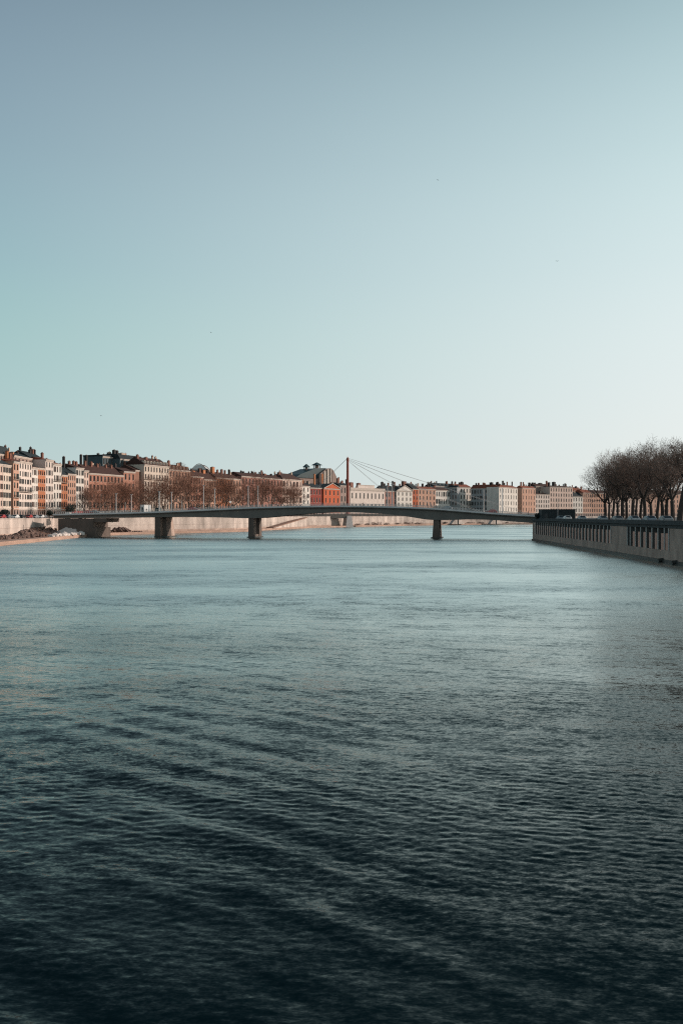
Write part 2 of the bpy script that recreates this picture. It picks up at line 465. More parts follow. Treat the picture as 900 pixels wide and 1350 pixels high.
def window_meshes(ww, wh, frame, shutter):
    res = []
    for kind in range(3):
        mb = MB(); y = .24
        mb.box(-ww / 2 + .004, ww / 2 - .004, y, y + .05, .004, wh - .004, M['glass'])
        fr = M[frame]
        t_ = .10
        mb.box(-ww / 2 + .005, -ww / 2 + t_, y - .06, y - .002, .005, wh - .005, fr)
        mb.box(ww / 2 - t_, ww / 2 - .005, y - .06, y - .002, .005, wh - .005, fr)
        mb.box(-ww / 2 + t_ + .002, ww / 2 - t_ - .002, y - .06, y - .002, wh - t_, wh - .005, fr)
        mb.box(-.05, .05, y - .06, y - .002, .005, wh - t_ - .004, fr)
        mb.box(-ww / 2 - .1, ww / 2 + .1, -.12, -.003, -.16, -.003, M['stone'])
        if kind == 1 and shutter:
            sm = M['shutter_' + shutter]
            mb.box(-ww / 2 - ww * .42, -ww / 2 - .02, -.09, -.004, .02, wh, sm)
            mb.box(ww / 2 + .02, ww / 2 + ww * .42, -.09, -.004, .02, wh, sm)
        if kind == 2:
            mb.box(-ww / 2 + .006, ww / 2 - .006, y - .12, y - .065, wh * .45, wh - .006, M['shutter_' + (shutter or 'grey')])
        res.append(mb.mesh('window'))
    return res


def building(label, px0, px1, eave, ridge, wall, floors, cols, roof='gable', rm='tile', chim=(), cat='house', name='town_house',
             dD=0.0, dep=13.0, D0=None, D1=None, frame='frame_pale', shutter=None, balcony=(), cornice=True, attic=False,
             blank=False, base='greybrown', wfrac=.46, z_from=0.0, whf=.62, arched=False, seed=None):
    rnd = random.Random(seed or int(px0 * 13 + eave))
    d0 = D0 or DL(px0) + dD; d1 = D1 or DL(px1) + dD
    A = Vector((X(px0, d0), d0)); B = Vector((X(px1, d1), d1)); v = B - A; W = v.length
    yaw = math.atan2(v.y, v.x); dm = (d0 + d1) / 2
    h = Z(eave, dm) - ZS; rh = max(.6, (eave - ridge) / F * (dm + dep * .3))
    t = thing(name, label, cat, (A.x, A.y, ZS - .02), yaw)
    e = .004
    def lx(px):                                    # local x on the facade line under a photo column
        k = (px - 450) / F
        den = v.x - k * v.y
        s = (k * A.y - A.x) / den if abs(den) > 1e-6 else .5
        return max(.6, min(W - .6, s * W))
    # wall with window openings
    mb = MB(); wm = M[wall]
    gf = min(4.3, h * .22); fh = (h - gf - .5) / floors
    openings = []
    if not blank:
        bay = W / cols; ww = max(.7, min(1.7, bay * wfrac)); wh = fh * whf
        xs = [bay * (i + .5) for i in range(cols)]
        zs = [gf + fh * j + fh * (.5 - whf / 2) for j in range(floors)]
        xe = [e]; ze = [0.0]
        for x in xs: xe += [x - ww / 2, x + ww / 2]
        xe.append(W - e)
        gw = .15, gf - .75
        ze += [.15, gf - .75]
        for z in zs: ze += [z, z + wh]
        ze.append(h)
        for i in range(len(xe) - 1):
            for j in range(len(ze) - 1):
                if i % 2 == 1 and j % 2 == 1: continue
                mb.face([(xe[i], 0, ze[j]), (xe[i + 1], 0, ze[j]), (xe[i + 1], 0, ze[j + 1]), (xe[i], 0, ze[j + 1])], wm if ze[j] >= gf - .8 else M[base])
        rv = .26
        for i in range(1, len(xe) - 1, 2):
            for j in range(1, len(ze) - 1, 2):
                x0, x1, z0, z1 = xe[i], xe[i + 1], ze[j], ze[j + 1]
                mb.face([(x0, 0, z0), (x0, rv, z0), (x0, rv, z1), (x0, 0, z1)], wm)
                mb.face([(x1, rv, z0), (x1, 0, z0), (x1, 0, z1), (x1, rv, z1)], wm)
                mb.face([(x0, 0, z1), (x0, rv, z1), (x1, rv, z1), (x1, 0, z1)], wm)
                mb.face([(x0, rv, z0), (x0, 0, z0), (x1, 0, z0), (x1, rv, z0)], wm)
    else:
        mb.face([(e, 0, 0), (W - e, 0, 0), (W - e, 0, h), (e, 0, h)], wm)
    mb.face([(e, dep, 0), (e, 0, 0), (e, 0, h), (e, dep, h)], wm)
    mb.face([(W - e, 0, 0), (W - e, dep, 0), (W - e, dep, h), (W - e, 0, h)], wm)
    mb.face([(W - e, dep, 0), (e, dep, 0), (e, dep, h), (W - e, dep, h)], wm)
    mb.build('wall', t)
    if not blank:
        wms = window_meshes(ww, wh, frame, shutter)
        for j, z in enumerate(zs):
            for x in xs:
                kind = rnd.choices((0, 1, 2), (5, 4 if shutter and ww * 1.9 < bay else 0, 2))[0]
                link('window', wms[kind], t, (x, 0, z))
        gm = MB(); gh = gf - .9
        gm.box(-ww / 2 + .004, ww / 2 - .004, .22, .26, 0, gh - .004, M['glass'])
        gm.box(-ww / 2 + .005, ww / 2 - .005, .10, .215, gh - .7, gh - .005, M[frame])
        gm.box(-.05, .05, .14, .215, 0, gh - .71, M[frame])
        gme = gm.mesh('shop_window')
        for x in xs: link('shop_window', gme, t, (x, 0, .15))
    if cornice:
        mb = MB(); mb.box(.02, W - .02, -.42, -.004, h - .45, h - .06, M['stone']); mb.box(.02, W - .02, -.22, -.004, h - .85, h - .454, M['stone'])
        sb = MB(); sb.box(.02, W - .02, -.16, -.004, gf - .45, gf - .15, M['stone'])
        mb.build('cornice', t)
        if not blank: sb.build('string_course', t)
    for j in balcony:
        mb = MB(); z = gf + fh * j + fh * (.5 - whf / 2) - .22
        mb.box(.25, W - .25, -.9, -.125, z - .05, z + .045, M['stone'])
        n_ = int((W - .6) / .45)
        for i in range(n_ + 1):
            x = .3 + (W - .6) * i / max(1, n_); mb.box(x - .025, x + .025, -.88, -.83, z + .05, z + 1.0, M['iron'])
        mb.box(.28, W - .28, -.9, -.81, z + 1.003, z + 1.08, M['iron'])
        mb.build('balcony', t)
    # roof
    rmm = M[rm]; o_ = .45; mb = MB(); hz = h + .004
    if roof == 'gable':
        y0, y1, ym = -o_, dep + o_, dep / 2
        mb.hexa([(0, y0, hz - .05), (W, y0, hz - .05), (W, y1, hz - .05), (0, y1, hz - .05)],
                [(0, ym - .1, hz + rh), (W, ym - .1, hz + rh), (W, ym + .1, hz + rh), (0, ym + .1, hz + rh)], rmm)
    elif roof == 'hip':
        k = min(W * .4, dep * .45)
        mb.hexa([(-o_ * .2, -o_, hz - .05), (W + o_ * .2, -o_, hz - .05), (W + o_ * .2, dep + o_, hz - .05), (-o_ * .2, dep + o_, hz - .05)],
                [(k, dep / 2 - .1, hz + rh), (W - k, dep / 2 - .1, hz + rh), (W - k, dep / 2 + .1, hz + rh), (k, dep / 2 + .1, hz + rh)], rmm)
    elif roof == 'mansard':
        mb.hexa([(0, -.3, hz), (W, -.3, hz), (W, dep + .3, hz), (0, dep + .3, hz)],
                [(0, 1.5, hz + rh * .8), (W, 1.5, hz + rh * .8), (W, dep - 1.5, hz + rh * .8), (0, dep - 1.5, hz + rh * .8)], rmm)
        mb.hexa([(0, 1.4, hz + rh * .804), (W, 1.4, hz + rh * .804), (W, dep - 1.4, hz + rh * .804), (0, dep - 1.4, hz + rh * .804)],
                [(0, dep / 2 - .5, hz + rh), (W, dep / 2 - .5, hz + rh), (W, dep / 2 + .5, hz + rh), (0, dep / 2 + .5, hz + rh)], rmm)
    elif roof == 'pediment':
        mb.hexa([(-.3, -.5, hz), (W + .3, -.5, hz), (W + .3, dep, hz), (-.3, dep, hz)],
                [(W / 2 - .1, -.5, hz + rh), (W / 2 + .1, -.5, hz + rh), (W / 2 + .1, dep, hz + rh), (W / 2 - .1, dep, hz + rh)], rmm)
        pb = MB()
        pb.hexa([(.2, -.56, hz + .05), (W - .2, -.56, hz + .05), (W - .2, -.504, hz + .05), (.2, -.504, hz + .05)],
                [(W / 2 - .1, -.56, hz + rh * .86), (W / 2 + .1, -.56, hz + rh * .86), (W / 2 + .1, -.504, hz + rh * .86), (W / 2 - .1, -.504, hz + rh * .86)], wm)
        for sx in (0, 1):
            xa, xb = (-.5, W / 2) if sx == 0 else (W + .5, W / 2)
            pb.tube((xa, -.75, hz + .05), (xb, -.75, hz + rh + .1), .32, .32, M['stone'], 4)
        pb.build('pediment', t)
    elif roof == 'flat':
        mb.box(-.1, W + .1, -.25, dep + .1, hz, hz + max(.5, rh), rmm)
    elif roof == 'shed':
        mb.hexa([(0, -o_, hz - .05), (W, -o_, hz - .05), (W, dep, hz - .05), (0, dep, hz - .05)],
                [(0, dep - .3, hz + rh), (W, dep - .3, hz + rh), (W, dep, hz + rh), (0, dep, hz + rh)], rmm)
    rf = mb.build('roof', t)
    if attic:                                     # dormers in the roof slope
        n_ = max(2, cols - 1); db = MB(); dh = min(2.0, rh * .62)
        db.box(-.75, .75, -.02, 3.0, .0, dh, wm); db.box(-.85, .85, -.15, 3.1, dh + .003, dh + .16, rmm); db.box(-.5, .5, -.05, -.024, .3, dh - .25, M['glass'])
        dme = db.mesh('dormer')
        for i in range(n_): link('dormer', dme, rf, (W * (i + .5) / n_, .55, h + .15))
    for c in chim:
        px, top, wpx = c[:3]; cm = M['chim' + (c[3] if len(c) > 3 else 'brick')]
        yy = dep * (c[4] if len(c) > 4 else .42)
        x = lx(px); cw = max(.5, wpx / F * dm * .5); zt = Z(top, dm + yy * .7) - ZS
        zb = h - .3; zt = max(zt, zb + 1.5)
        cb = MB(); dp = max(1.0, min(2.6, cw * 1.6))
        cb.box(-cw, cw, -dp / 2, dp / 2, 0, zt - zb - .6, cm)
        cb.box(-cw - .1, cw + .1, -dp / 2 - .1, dp / 2 + .1, zt - zb - .597, zt - zb - .42, M['stone'] if c[-1] == 'pale' else cm)
        k = 2 + int(dp > 1.5)
        for i in range(k):
            yy2 = -dp / 2 + dp * (i + .5) / k
            cb.tube((0, yy2, zt - zb - .42), (0, yy2, zt - zb), .2, .15, M['pot'], 6)
        cbo = cb.build('chimney', rf, (x, yy, zb))
    for i in range(int(W / 7) if not blank else 1):
        x = rnd.uniform(1, W - 1); hgt = rnd.uniform(1.0, 2.6); cb = MB(); cm = M['chim' + rnd.choice(('brick', 'dark', 'dark', 'brick', 'pale'))]
        wv = rnd.uniform(.35, .8); cb.box(-wv, wv, -.4, .4, 0, rh + hgt, cm); cb.tube((0, 0, rh + hgt), (0, 0, rh + hgt + .45), .17, .13, M['pot'], 6)
        cb.build('chimney', rf, (x, dep * rnd.uniform(.38, .7), h - .2))
    return t


# (label, px0, px1, eave row, ridge row, wall, floors, bays, ...)
BL = [
 ('pinkish white house cut off by the photo edge, rounded dormer under slate roof', -18, 3.6, 610, 598, 'pinkwhite', 5, 6, dict(roof='mansard', rm='slate', attic=True, shutter='brown')),
 ('narrow pale cream house with two window columns under a dark slate roof', 4, 14.5, 612.5, 601, 'cream', 5, 3, dict(rm='slate', shutter='grey', chim=[(8.8, 588, 2.2, 'orange'), (14, 592, 1.5, 'pale')])),
 ('tall dark slate block rising behind the leftmost houses', -14, 13, 598, 584, 'greybrown', 6, 6, dict(dD=24, roof='mansard', rm='slate', chim=[(16, 590, 2.4, 'dark')], name='apartment_block', cat='building')),
 ('cream house with dark green bay windows beside brown party wall', 17.5, 25, 608.5, 606, 'lightsalmon', 5, 2, dict(rm='tile', shutter='green', frame='frame_dark', balcony=(1, 3))),
 ('wide cream house with arched attic windows and bright red tile roof', 25, 42, 608.5, 604.5, 'palecream', 6, 5, dict(roof='hip', rm='tile', shutter='grey', balcony=(2,), chim=[(33, 595, 1.5, 'orange', .6), (40, 595, 1.3, 'orange', .6)])),
 ('slate roofed house standing behind the red roofed cream house', 18, 42, 602, 595, 'greybrown', 6, 5, dict(dD=16, rm='slate', chim=[(38, 594, 5, 'dark')])),
 ('white narrow house with two window columns left of the orange front', 42, 50, 616, 612, 'white', 5, 3, dict(rm='tile', shutter='brown')),
 ('long slate roof rising behind white and orange houses on the left', 42, 61, 606, 595, 'greybrown', 6, 5, dict(dD=17, rm='slate', chim=[(54, 592.5, 1.6, 'dark'), (57.5, 591, 2, 'brick'), (60, 591, 1.8, 'dark')])),
 ('bright orange house front with wide glazed bands', 50, 60, 617, 614, 'orange', 5, 4, dict(rm='tile', shutter='brown', frame='frame_dark', wfrac=.62, whf=.5)),
 ('tall pale cream house with three shuttered window columns right of orange front', 60, 70.5, 606, 602.5, 'palecream', 6, 3, dict(rm='tile', shutter='grey', chim=[(69.5, 596, 2.2, 'brick')])),
 ('tall white house with iron balcony and low red roof', 70.5, 81, 611.5, 607, 'white', 5, 3, dict(rm='tile', shutter='brown', balcony=(3,), chim=[(75, 604, 2.2), (80, 606, 1.6)])),
 ('small orange house with long balcony under steep dark roof', 81, 89, 626, 609, 'orange', 4, 3, dict(rm='slate', shutter='brown', balcony=(3,), chim=[(84, 607, 2.4, 'dark')])),
 ('salmon house front left of the narrow white house and dark bare tree', 89, 100, 624.5, 614, 'lightsalmon', 5, 4, dict(rm='slate', chim=[(97, 601, 2.8, 'dark')])),
 ('narrow white house directly behind the dark forked bare tree', 100, 110.5, 616.5, 611, 'white', 5, 3, dict(rm='browntile', shutter='grey', chim=[(104, 607.5, 2.2), (110, 606.5, 2)])),
 ('slim pinkish house squeezed between white house and long salmon building', 110.5, 117, 620, 613, 'pinkwhite', 5, 2, dict(rm='browntile', chim=[(113, 608, 1.5)])),
 ('long salmon building with arched windows over a white arcade', 117, 163, 625, 613.5, 'salmon', 4, 10, dict(rm='browntile', base='white', name='long_building', cat='building', frame='frame_dark', wfrac=.52, chim=[(121, 601, 1.1, 'dark', .5), (128, 601, 1.1, 'dark', .5), (124, 609, 2, 'brick'), (132, 609, 2), (140, 611, 1.6), (151, 611, 1.6), (158, 611, 1.6)])),
 ('salmon corner house ending the row beside a bare brown party wall', 163, 178, 621.5, 616, 'salmon', 4, 3, dict(rm='browntile', frame='frame_dark', wfrac=.4)),
 ('flat topped dark blue grey block looming behind the long salmon building', 135, 162, 602.5, 600.5, 'darkblock', 6, 8, dict(dD=28, roof='flat', rm='slate', name='apartment_block', cat='building', chim=[(140, 598, 3, 'dark'), (153, 598, 2, 'dark')])),
 ('dark roofed block with white rooftop cabin and chimney cluster', 158, 189, 606, 599, 'darkblock', 6, 7, dict(dD=20, roof='mansard', rm='slate', name='apartment_block', cat='building', chim=[(161, 594, 4, 'dark'), (165, 594.5, 3, 'dark'), (171, 597, 8, 'pale'), (180, 599.5, 2.5, 'pale'), (187, 600, 2.5, 'brick')])),
 ('dark brown windowless party wall house between salmon corner and tall white building', 178, 190, 620, 613, 'brown', 4, 2, dict(blank=True, rm='browntile', dD=4)),
 ('tall whitish building with long balcony line and three stout chimneys', 190, 223, 613.5, 603.5, 'cream', 6, 9, dict(rm='browntile', balcony=(4,), attic=True, name='apartment_block', cat='building', chim=[(192, 600.5, 3), (203, 602.5, 4), (216.5, 603.5, 3.4)])),
 ('pale salmon building stepped down right of the tall whitish one, two chimneys', 223, 250.5, 619.5, 612, 'lightsalmon', 5, 7, dict(rm='browntile', attic=True, name='apartment_block', cat='building', chim=[(232.5, 607, 3), (245, 609, 4)])),
 ('brown roofed salmon house below the glazed barrel roof', 250.5, 268, 628, 619, 'salmon', 4, 5, dict(rm='browntile', chim=[(264, 619.5, 5, 'orange'), (258, 617, 2, 'dark')])),
 ('salmon house behind trees right of the glazed barrel roof', 268, 285, 632, 621, 'lightsalmon', 4, 5, dict(rm='browntile', chim=[(272, 617.5, 2, 'dark'), (277.5, 619, 5, 'orange'), (283, 619, 3, 'dark')])),
 ('orange brown house behind trees with a thick orange chimney stack', 285, 303, 630, 622, 'orange', 4, 5, dict(rm='browntile', chim=[(289.5, 615.5, 5, 'orange'), (296, 618.5, 2.4), (301.5, 617.5, 3)])),
 ('salmon house with pale gable wall behind trees left of long brown building', 303, 318, 631, 624.5, 'lightsalmon', 4, 4, dict(rm='browntile', chim=[(311.5, 618.5, 2.6, 'dark'), (306, 620, 2)])),
 ('long brown building behind bare trees with evenly spaced dark chimneys', 318, 372, 629.5, 624, 'rose', 4, 13, dict(rm='browntile', name='long_building', cat='building', chim=[(329.5, 622.5, 3.2, 'dark'), (342, 622.5, 3.2, 'dark'), (353.5, 619, 1.4, 'brick'), (357, 623, 5), (366, 622.5, 3, 'dark'), (371, 623.5, 2)])),
 ('cream corner house with balconies half hidden by the last bare trees', 372, 398, 632, 624, 'pinkwhite', 4, 6, dict(roof='hip', rm='browntile', shutter='brown', balcony=(1, 2), chim=[(376, 623, 4, 'brick')])),
 ('slim white house with sloping white gable left of the dark red house', 398, 408.5, 640.5, 636, 'white', 4, 2, dict(rm='browntile', shutter='brown', chim=[(404, 632, 1.4, 'pale'), (407, 631.5, 1.4, 'orange')])),
 ('dark red house with slate roof left of the orange pedimented house', 408.5, 426.5, 643, 637, 'darkred', 3, 5, dict(rm='slate', chim=[(414.5, 634, 2, 'pale'), (422, 624, 2.4, 'orange')])),
 ('bright orange house with triangular pediment behind the bridge', 426.5, 448, 644, 637.3, 'redorange', 3, 4, dict(roof='pediment', rm='slate', dD=-2)),
 ('grey brown house between the orange pediment and the red mast', 448, 461, 640, 636, 'greybrown', 3, 3, dict(rm='slate', chim=[(452, 630, 3, 'brick'), (457, 634, 3, 'brick')])),
 ('wide cream palace front with raised attic panel right of the mast', 461.5, 507, 646, 643.5, 'palecream', 2, 9, dict(roof='flat', rm='stone', name='palace', cat='building', whf=.5, wfrac=.36, dep=18, chim=[(464, 630, 1.6, 'brick', .8), (468.5, 634, 2.4, 'brick', .8), (476, 632, 2, 'dark', .9), (482, 635.5, 6, 'brick', .9), (492, 636, 5, 'brick', .9)])),
 ('small salmon red house between cream palace and white pedimented house', 507, 522.5, 647, 640, 'rose', 3, 4, dict(rm='slate', chim=[(510, 635, 3, 'dark'), (518, 636, 2)])),
 ('white house with triangular pediment and four window columns', 522.5, 543.5, 647, 640, 'white', 4, 4, dict(roof='pediment', rm='slate', dD=-2, wfrac=.36, chim=[(528, 634, 2, 'dark', .7), (530.5, 635, 2, 'brick', .7)])),
 ('narrow deep orange wall right of the white pedimented house', 543.5, 551, 644.5, 637, 'deeporange', 4, 2, dict(rm='slate', chim=[(541, 634, 6, 'brick', .8)])),
 ('salmon house with five window columns right of the deep orange wall', 551, 574, 644.5, 641, 'lightsalmon', 4, 5, dict(rm='tile', chim=[(557, 637, 2, 'chimpale'[4:]), (563, 637, 2.4, 'dark'), (570, 634.5, 1.5, 'dark'), (572.5, 634.5, 1.5, 'dark')])),
 ('white house under a low brown roof beside the grey shaded house', 574, 593, 646, 642, 'white', 3, 6, dict(rm='browntile', shutter='grey')),
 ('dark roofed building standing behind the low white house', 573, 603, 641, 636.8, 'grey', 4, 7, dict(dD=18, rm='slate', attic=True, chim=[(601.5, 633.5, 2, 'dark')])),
 ('pale house lit only near its eaves between two grey shaded fronts', 602, 621, 642, 638, 'white', 4, 5, dict(rm='tile', chim=[(605.5, 636, 2), (611, 635.5, 2, 'dark'), (614, 634.5, 3, 'dark')])),
]
BR = [
 ('broad corner block with white sunlit front and red tile roof', 657.5, 682, 642.5, 639, 'white', 4, 7, dict(rm='tile', wfrac=.4, D0=811.3, D1=846, name='apartment_block', cat='building', chim=[(663, 635.5, 1.6), (669.5, 633.5, 2.2, 'dark'), (675, 634.5, 1.6, 'brick'), (681.5, 633.8, 1.4, 'dark')])),
 ('tall salmon house with red roof left of the low cream house', 688, 705.5, 643.5, 640.5, 'lightsalmon', 4, 5, dict(rm='tile', D0=868, D1=893, dep=7, chim=[(690, 635.5, 2, 'brick'), (693, 635.5, 1.6, 'brick'), (701, 635.5, 3, 'dark')])),
 ('low cream house behind the end of the right quay', 705.5, 724.5, 651.5, 650, 'palecream', 4, 6, dict(rm='browntile')),
 ('brown gabled house rising behind the low cream house', 706, 725, 641, 637.5, 'greybrown', 5, 5, dict(dD=20, rm='browntile', blank=True, chim=[(707, 636, 2.5, 'dark'), (710, 636, 2, 'dark'), (717, 636.2, 5, 'dark')])),
 ('large pinkish cream building with double cornice above the dark shed', 724.5, 754.5, 642, 640, 'pinkwhite', 5, 9, dict(roof='hip', rm='browntile', wfrac=.4, name='apartment_block', cat='building', chim=[(725.5, 634, 2, 'brick'), (728.5, 635.8, 3, 'dark'), (735, 635, 4, 'dark'), (742, 638.5, 1.5, 'dark'), (750, 636.5, 2.2, 'dark')])),
 ('small white house with slate roof left of the bare quay trees', 754.5, 768, 654.5, 648.5, 'white', 3, 4, dict(rm='slate')),
 ('red roofed house peering over the small white slate roofed house', 754, 768, 648, 642, 'rose', 4, 4, dict(dD=18, rm='tile', blank=True, chim=[(756, 641, 2.4, 'brick'), (764, 640.5, 2.4, 'dark')])),
 ('pink house beside the left edge of the bare quay trees', 768, 779, 649.5, 645, 'pink', 4, 4, dict(rm='tile', chim=[(771, 641, 2)])),
 ('pale salmon house seen past the leftmost leaning quay trunk', 779, 800, 650, 646, 'lightsalmon', 4, 7, dict(rm='browntile')),
 ('pinkish house glimpsed between the trunks in the middle of the quay trees', 800, 848, 652, 647, 'pinkwhite', 4, 14, dict(rm='browntile', name='long_building', cat='building')),
 ('pinkish house glimpsed between the rightmost quay trunks', 848, 915, 651, 646, 'pink', 4, 16, dict(rm='browntile', name='long_building', cat='building')),
]
for r in BL + BR:
    kw = dict(r[8]); building(*r[:8], **kw)

# fronts turned away from the sun
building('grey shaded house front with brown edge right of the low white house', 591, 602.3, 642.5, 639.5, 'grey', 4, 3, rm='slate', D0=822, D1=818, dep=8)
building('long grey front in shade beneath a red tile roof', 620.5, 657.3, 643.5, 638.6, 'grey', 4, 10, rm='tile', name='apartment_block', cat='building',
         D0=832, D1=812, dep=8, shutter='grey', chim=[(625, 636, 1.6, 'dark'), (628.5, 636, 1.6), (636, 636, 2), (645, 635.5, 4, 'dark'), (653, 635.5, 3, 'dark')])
o = [x for x in COL.objects if x.get('label', '').startswith('wide cream palace')][0]
mb = MB(); dm = 730; mb.box(11, 34, .3, 1.2, Z(646, dm) - ZS + .5, Z(640.2, dm) - ZS, M['palecream']); mb.box(10.8, 34.2, .1, 1.4, Z(640.2, dm) - ZS + .004, Z(640.2, dm) - ZS + .4, M['stone'])
mb.build('attic_panel', o)

# great hall with dark roof, striped gable and two lanterns
d0 = 735.0
hx0, hx1 = X(385, d0), X(451, d0)
t = thing('great_hall', 'big hall with blue slate roof, striped stone gable and two roof lanterns', 'hall', (-12 * (1 - math.cos(R(46))), d0 + 12 * math.sin(R(46)), ZS), R(46))
def hz(py, d=d0): return Z(py, d) - ZS
mb = MB(); W0, W1 = X(418, d0), X(451, d0)
ring = [(X(418, d0), hz(640)), (X(418, d0), hz(625)), (X(424, d0), hz(621.5)), (X(431, d0), hz(617.5)), (X(438, d0), hz(617)), (X(443, d0), hz(620)), (X(448, d0), hz(627)), (X(451, d0), hz(633)), (X(451, d0), hz(642))]
def prism(mb, ring, y0, y1, m):
    n = len(ring)
    mb.face([(x, y0, z) for x, z in ring], m); mb.face([(x, y1, z) for x, z in reversed(ring)], m)
    for i in range(n):
        a, b = ring[i], ring[(i + 1) % n]
        mb.face([(a[0], y0, a[1]), (a[0], y1, a[1]), (b[0], y1, b[1]), (b[0], y0, b[1])], m)
low = [(X(418, d0), 0)] + ring[1:-1] + [(X(451, d0), 0)]
prism(mb, low, 0, 14, M['greybrown']); mb.build('gable', t)
mb = MB()
for px, y, wd, m in ((421.5, 625, 1.4, 'chimorange'), (426.2, 621.5, 2.4, 'stone'), (432.2, 618.5, 2.4, 'stone'), (437.4, 617.8, 1.2, 'stone')):
    mb.box(X(px - wd / 2, d0) - .3, X(px + wd / 2, d0) + .3, -.5, -.01, 0, hz(y), M[m])
mb.build('pilaster', t)
mb = MB()
for px, y in ((424.0, 622.5), (429.3, 619.5), (434.9, 617.6), (439.2, 618)): mb.box(X(px, d0) - .45, X(px, d0) + .45, -.2, -.012, hz(641), hz(y), M['chimdark'])
mb.build('dark_strip', t)
mb = MB()
mb.box(X(378, d0), X(418, d0) - .01, 3, 20, 0, hz(631), M['greybrown'])
pr = [(X(378, d0), hz(630.9)), (X(386, d0), hz(626.5)), (X(414, d0), hz(617.8)), (X(432, d0), hz(616.8)), (X(419, d0), hz(627)), (X(418, d0) - .02, hz(630.9))]
prism(mb, pr[::-1], 2.2, 22, M['zinc']); mb.build('roof', t)
def lantern(px, top, bot, s):
    mb = MB(); x = X(px, d0 + 10); z0, z1 = hz(bot, d0 + 10), hz(top, d0 + 10)
    hh = z1 - z0
    for sx in (-1, 1):
        for sy in (-1, 1): mb.box(x + sx * s - .25, x + sx * s + .25, 10 + sy * s - .25, 10 + sy * s + .25, z0, z0 + hh * .55, M['zinc'])
    mb.box(x - s * .6, x + s * .6, 10 - s * .6, 10 + s * .6, z0, z0 + hh * .54, M['chimbrick'])
    k = s * 1.9
    mb.hexa([(x - k, 10 - k, z0 + hh * .55), (x + k, 10 - k, z0 + hh * .55), (x + k, 10 + k, z0 + hh * .55), (x - k, 10 + k, z0 + hh * .55)],
            [(x - .3, 9.7, z1), (x + .3, 9.7, z1), (x + .3, 10.3, z1), (x - .3, 10.3, z1)], M['zinc'])
    mb.build('lantern', t)
lantern(408.3, 613, 622, 1.3); lantern(427.2, 610, 618.5, 1.9)

# glazed barrel roof behind the trees
d0 = 560.0
t = thing('glazed_roof', 'white glazed barrel roof on a block behind the bare trees', 'building', (0, d0, ZS))
mb = MB(); mb.box(X(252, d0), X(273, d0), 0, 16, 0, Z(619, d0) - ZS, M['greybrown']); mb.build('wall', t)
def arc(px0, px1, y0, y1, n=12):
    return [(X(px0 + (px1 - px0) * i / n, d0), Z(y0 - (y0 - y1) * math.sin(math.pi * i / n), d0) - ZS) for i in range(n + 1)]
mb = MB(); prism(mb, arc(253, 272, 618.9, 612.2)[::-1], .4, 15.5, M['paint_white']); mb.build('glazing', t)
mb = MB(); a = arc(252.5, 272.5, 618.9, 611.4)
for yy in (0.1, 15.7):
    for p, q_ in zip(a, a[1:]): mb.tube((p[0], yy, p[1]), (q_[0], yy, q_[1]), .22, .22, M['chimbrick'], 5)
mb.build('rib', t)

# ------------------------------------------------------------------ grey girder bridge
def bd(x): return 318 - (x + 67.8) * .179
TOP = [(-110, 8.3), (-95.6, 8.6), (-81, 8.9), (-67.8, 9.3), (-50, 10.05), (-32.7, 10.85), (-18, 11.2), (-3, 11.3), (10, 11.2), (24, 10.8), (33.5, 10.3), (42, 9.6), (50.5, 8.85), (60, 8.2), (68, 7.75), (78, 7.3)]
BOT = [(-110, 7.0), (-85, 7.25), (-67.8, 7.5), (-58, 7.55), (-47, 7.45), (-36, 7.1), (-30, 7.15), (-22, 7.95), (-14, 8.7), (-5, 9.3), (3, 9.35), (11, 8.95), (18.7, 8.35), (25, 7.5), (30, 6.55), (37, 6.45), (44, 6.75), (52, 6.6), (60, 5.95), (68, 5.3), (78, 5.1)]
def smooth(tb, x): return (lerp_table(tb, x - 2.5) + lerp_table(tb, x) * 2 + lerp_table(tb, x + 2.5)) / 4
ud = Vector((1, -.179, 0)).normalized(); un = Vector((.179, 1, 0)).normalized()
BW = 13.0
def bp(x, off, z): return (x + un.x * off, bd(x) + un.y * off, z)
t = thing('girder_bridge', 'long grey concrete girder bridge arching low across the river', 'bridge')
xs = [-110 + i * (188 / 94) for i in range(95)]
slab, web, kerb, deckm = MB(), MB(), MB(), MB()
for a, b in zip(xs, xs[1:]):
    za, zb, ya, yb = smooth(TOP, a), smooth(TOP, b), smooth(BOT, a), smooth(BOT, b)
    def seg(mb, o0, o1, f0, f1, m):
        mb.hexa([bp(a, o0, f0(a)), bp(b, o0, f0(b)), bp(b, o1, f0(b)), bp(a, o1, f0(a))], [bp(a, o0, f1(a)), bp(b, o0, f1(b)), bp(b, o1, f1(b)), bp(a, o1, f1(a))], m)
    T = lambda x: smooth(TOP, x); Bt = lambda x: smooth(BOT, x)
    seg(slab, 0, BW, lambda x: T(x) - .45, lambda x: T(x), M['concrete'])
    seg(web, .7, BW - .7, lambda x: min(Bt(x), T(x) - .9), lambda x: T(x) - .454, M['concrete'])
    for o0, o1 in ((-.25, .3), (BW - .3, BW + .25)):
        ia, ib = (.38, 0) if o0 < 0 else (0, -.38)
        kerb.hexa([bp(a, o0, T(a) - .15), bp(b, o0, T(b) - .15), bp(b, o1, T(b) - .15), bp(a, o1, T(a) - .15)],
                  [bp(a, o0 + ia, T(a) + .42), bp(b, o0 + ia, T(b) + .42), bp(b, o1 + ib, T(b) + .42), bp(a, o1 + ib, T(a) + .42)], M['kerb'])
    seg(deckm, 2.2, BW - 2.2, lambda x: T(x) + .004, lambda x: T(x) + .02, M['asphalt'])
slab.build('deck_slab', t); web.build('girder', t); kerb.build('parapet_kerb', t); deckm.build('carriageway', t)
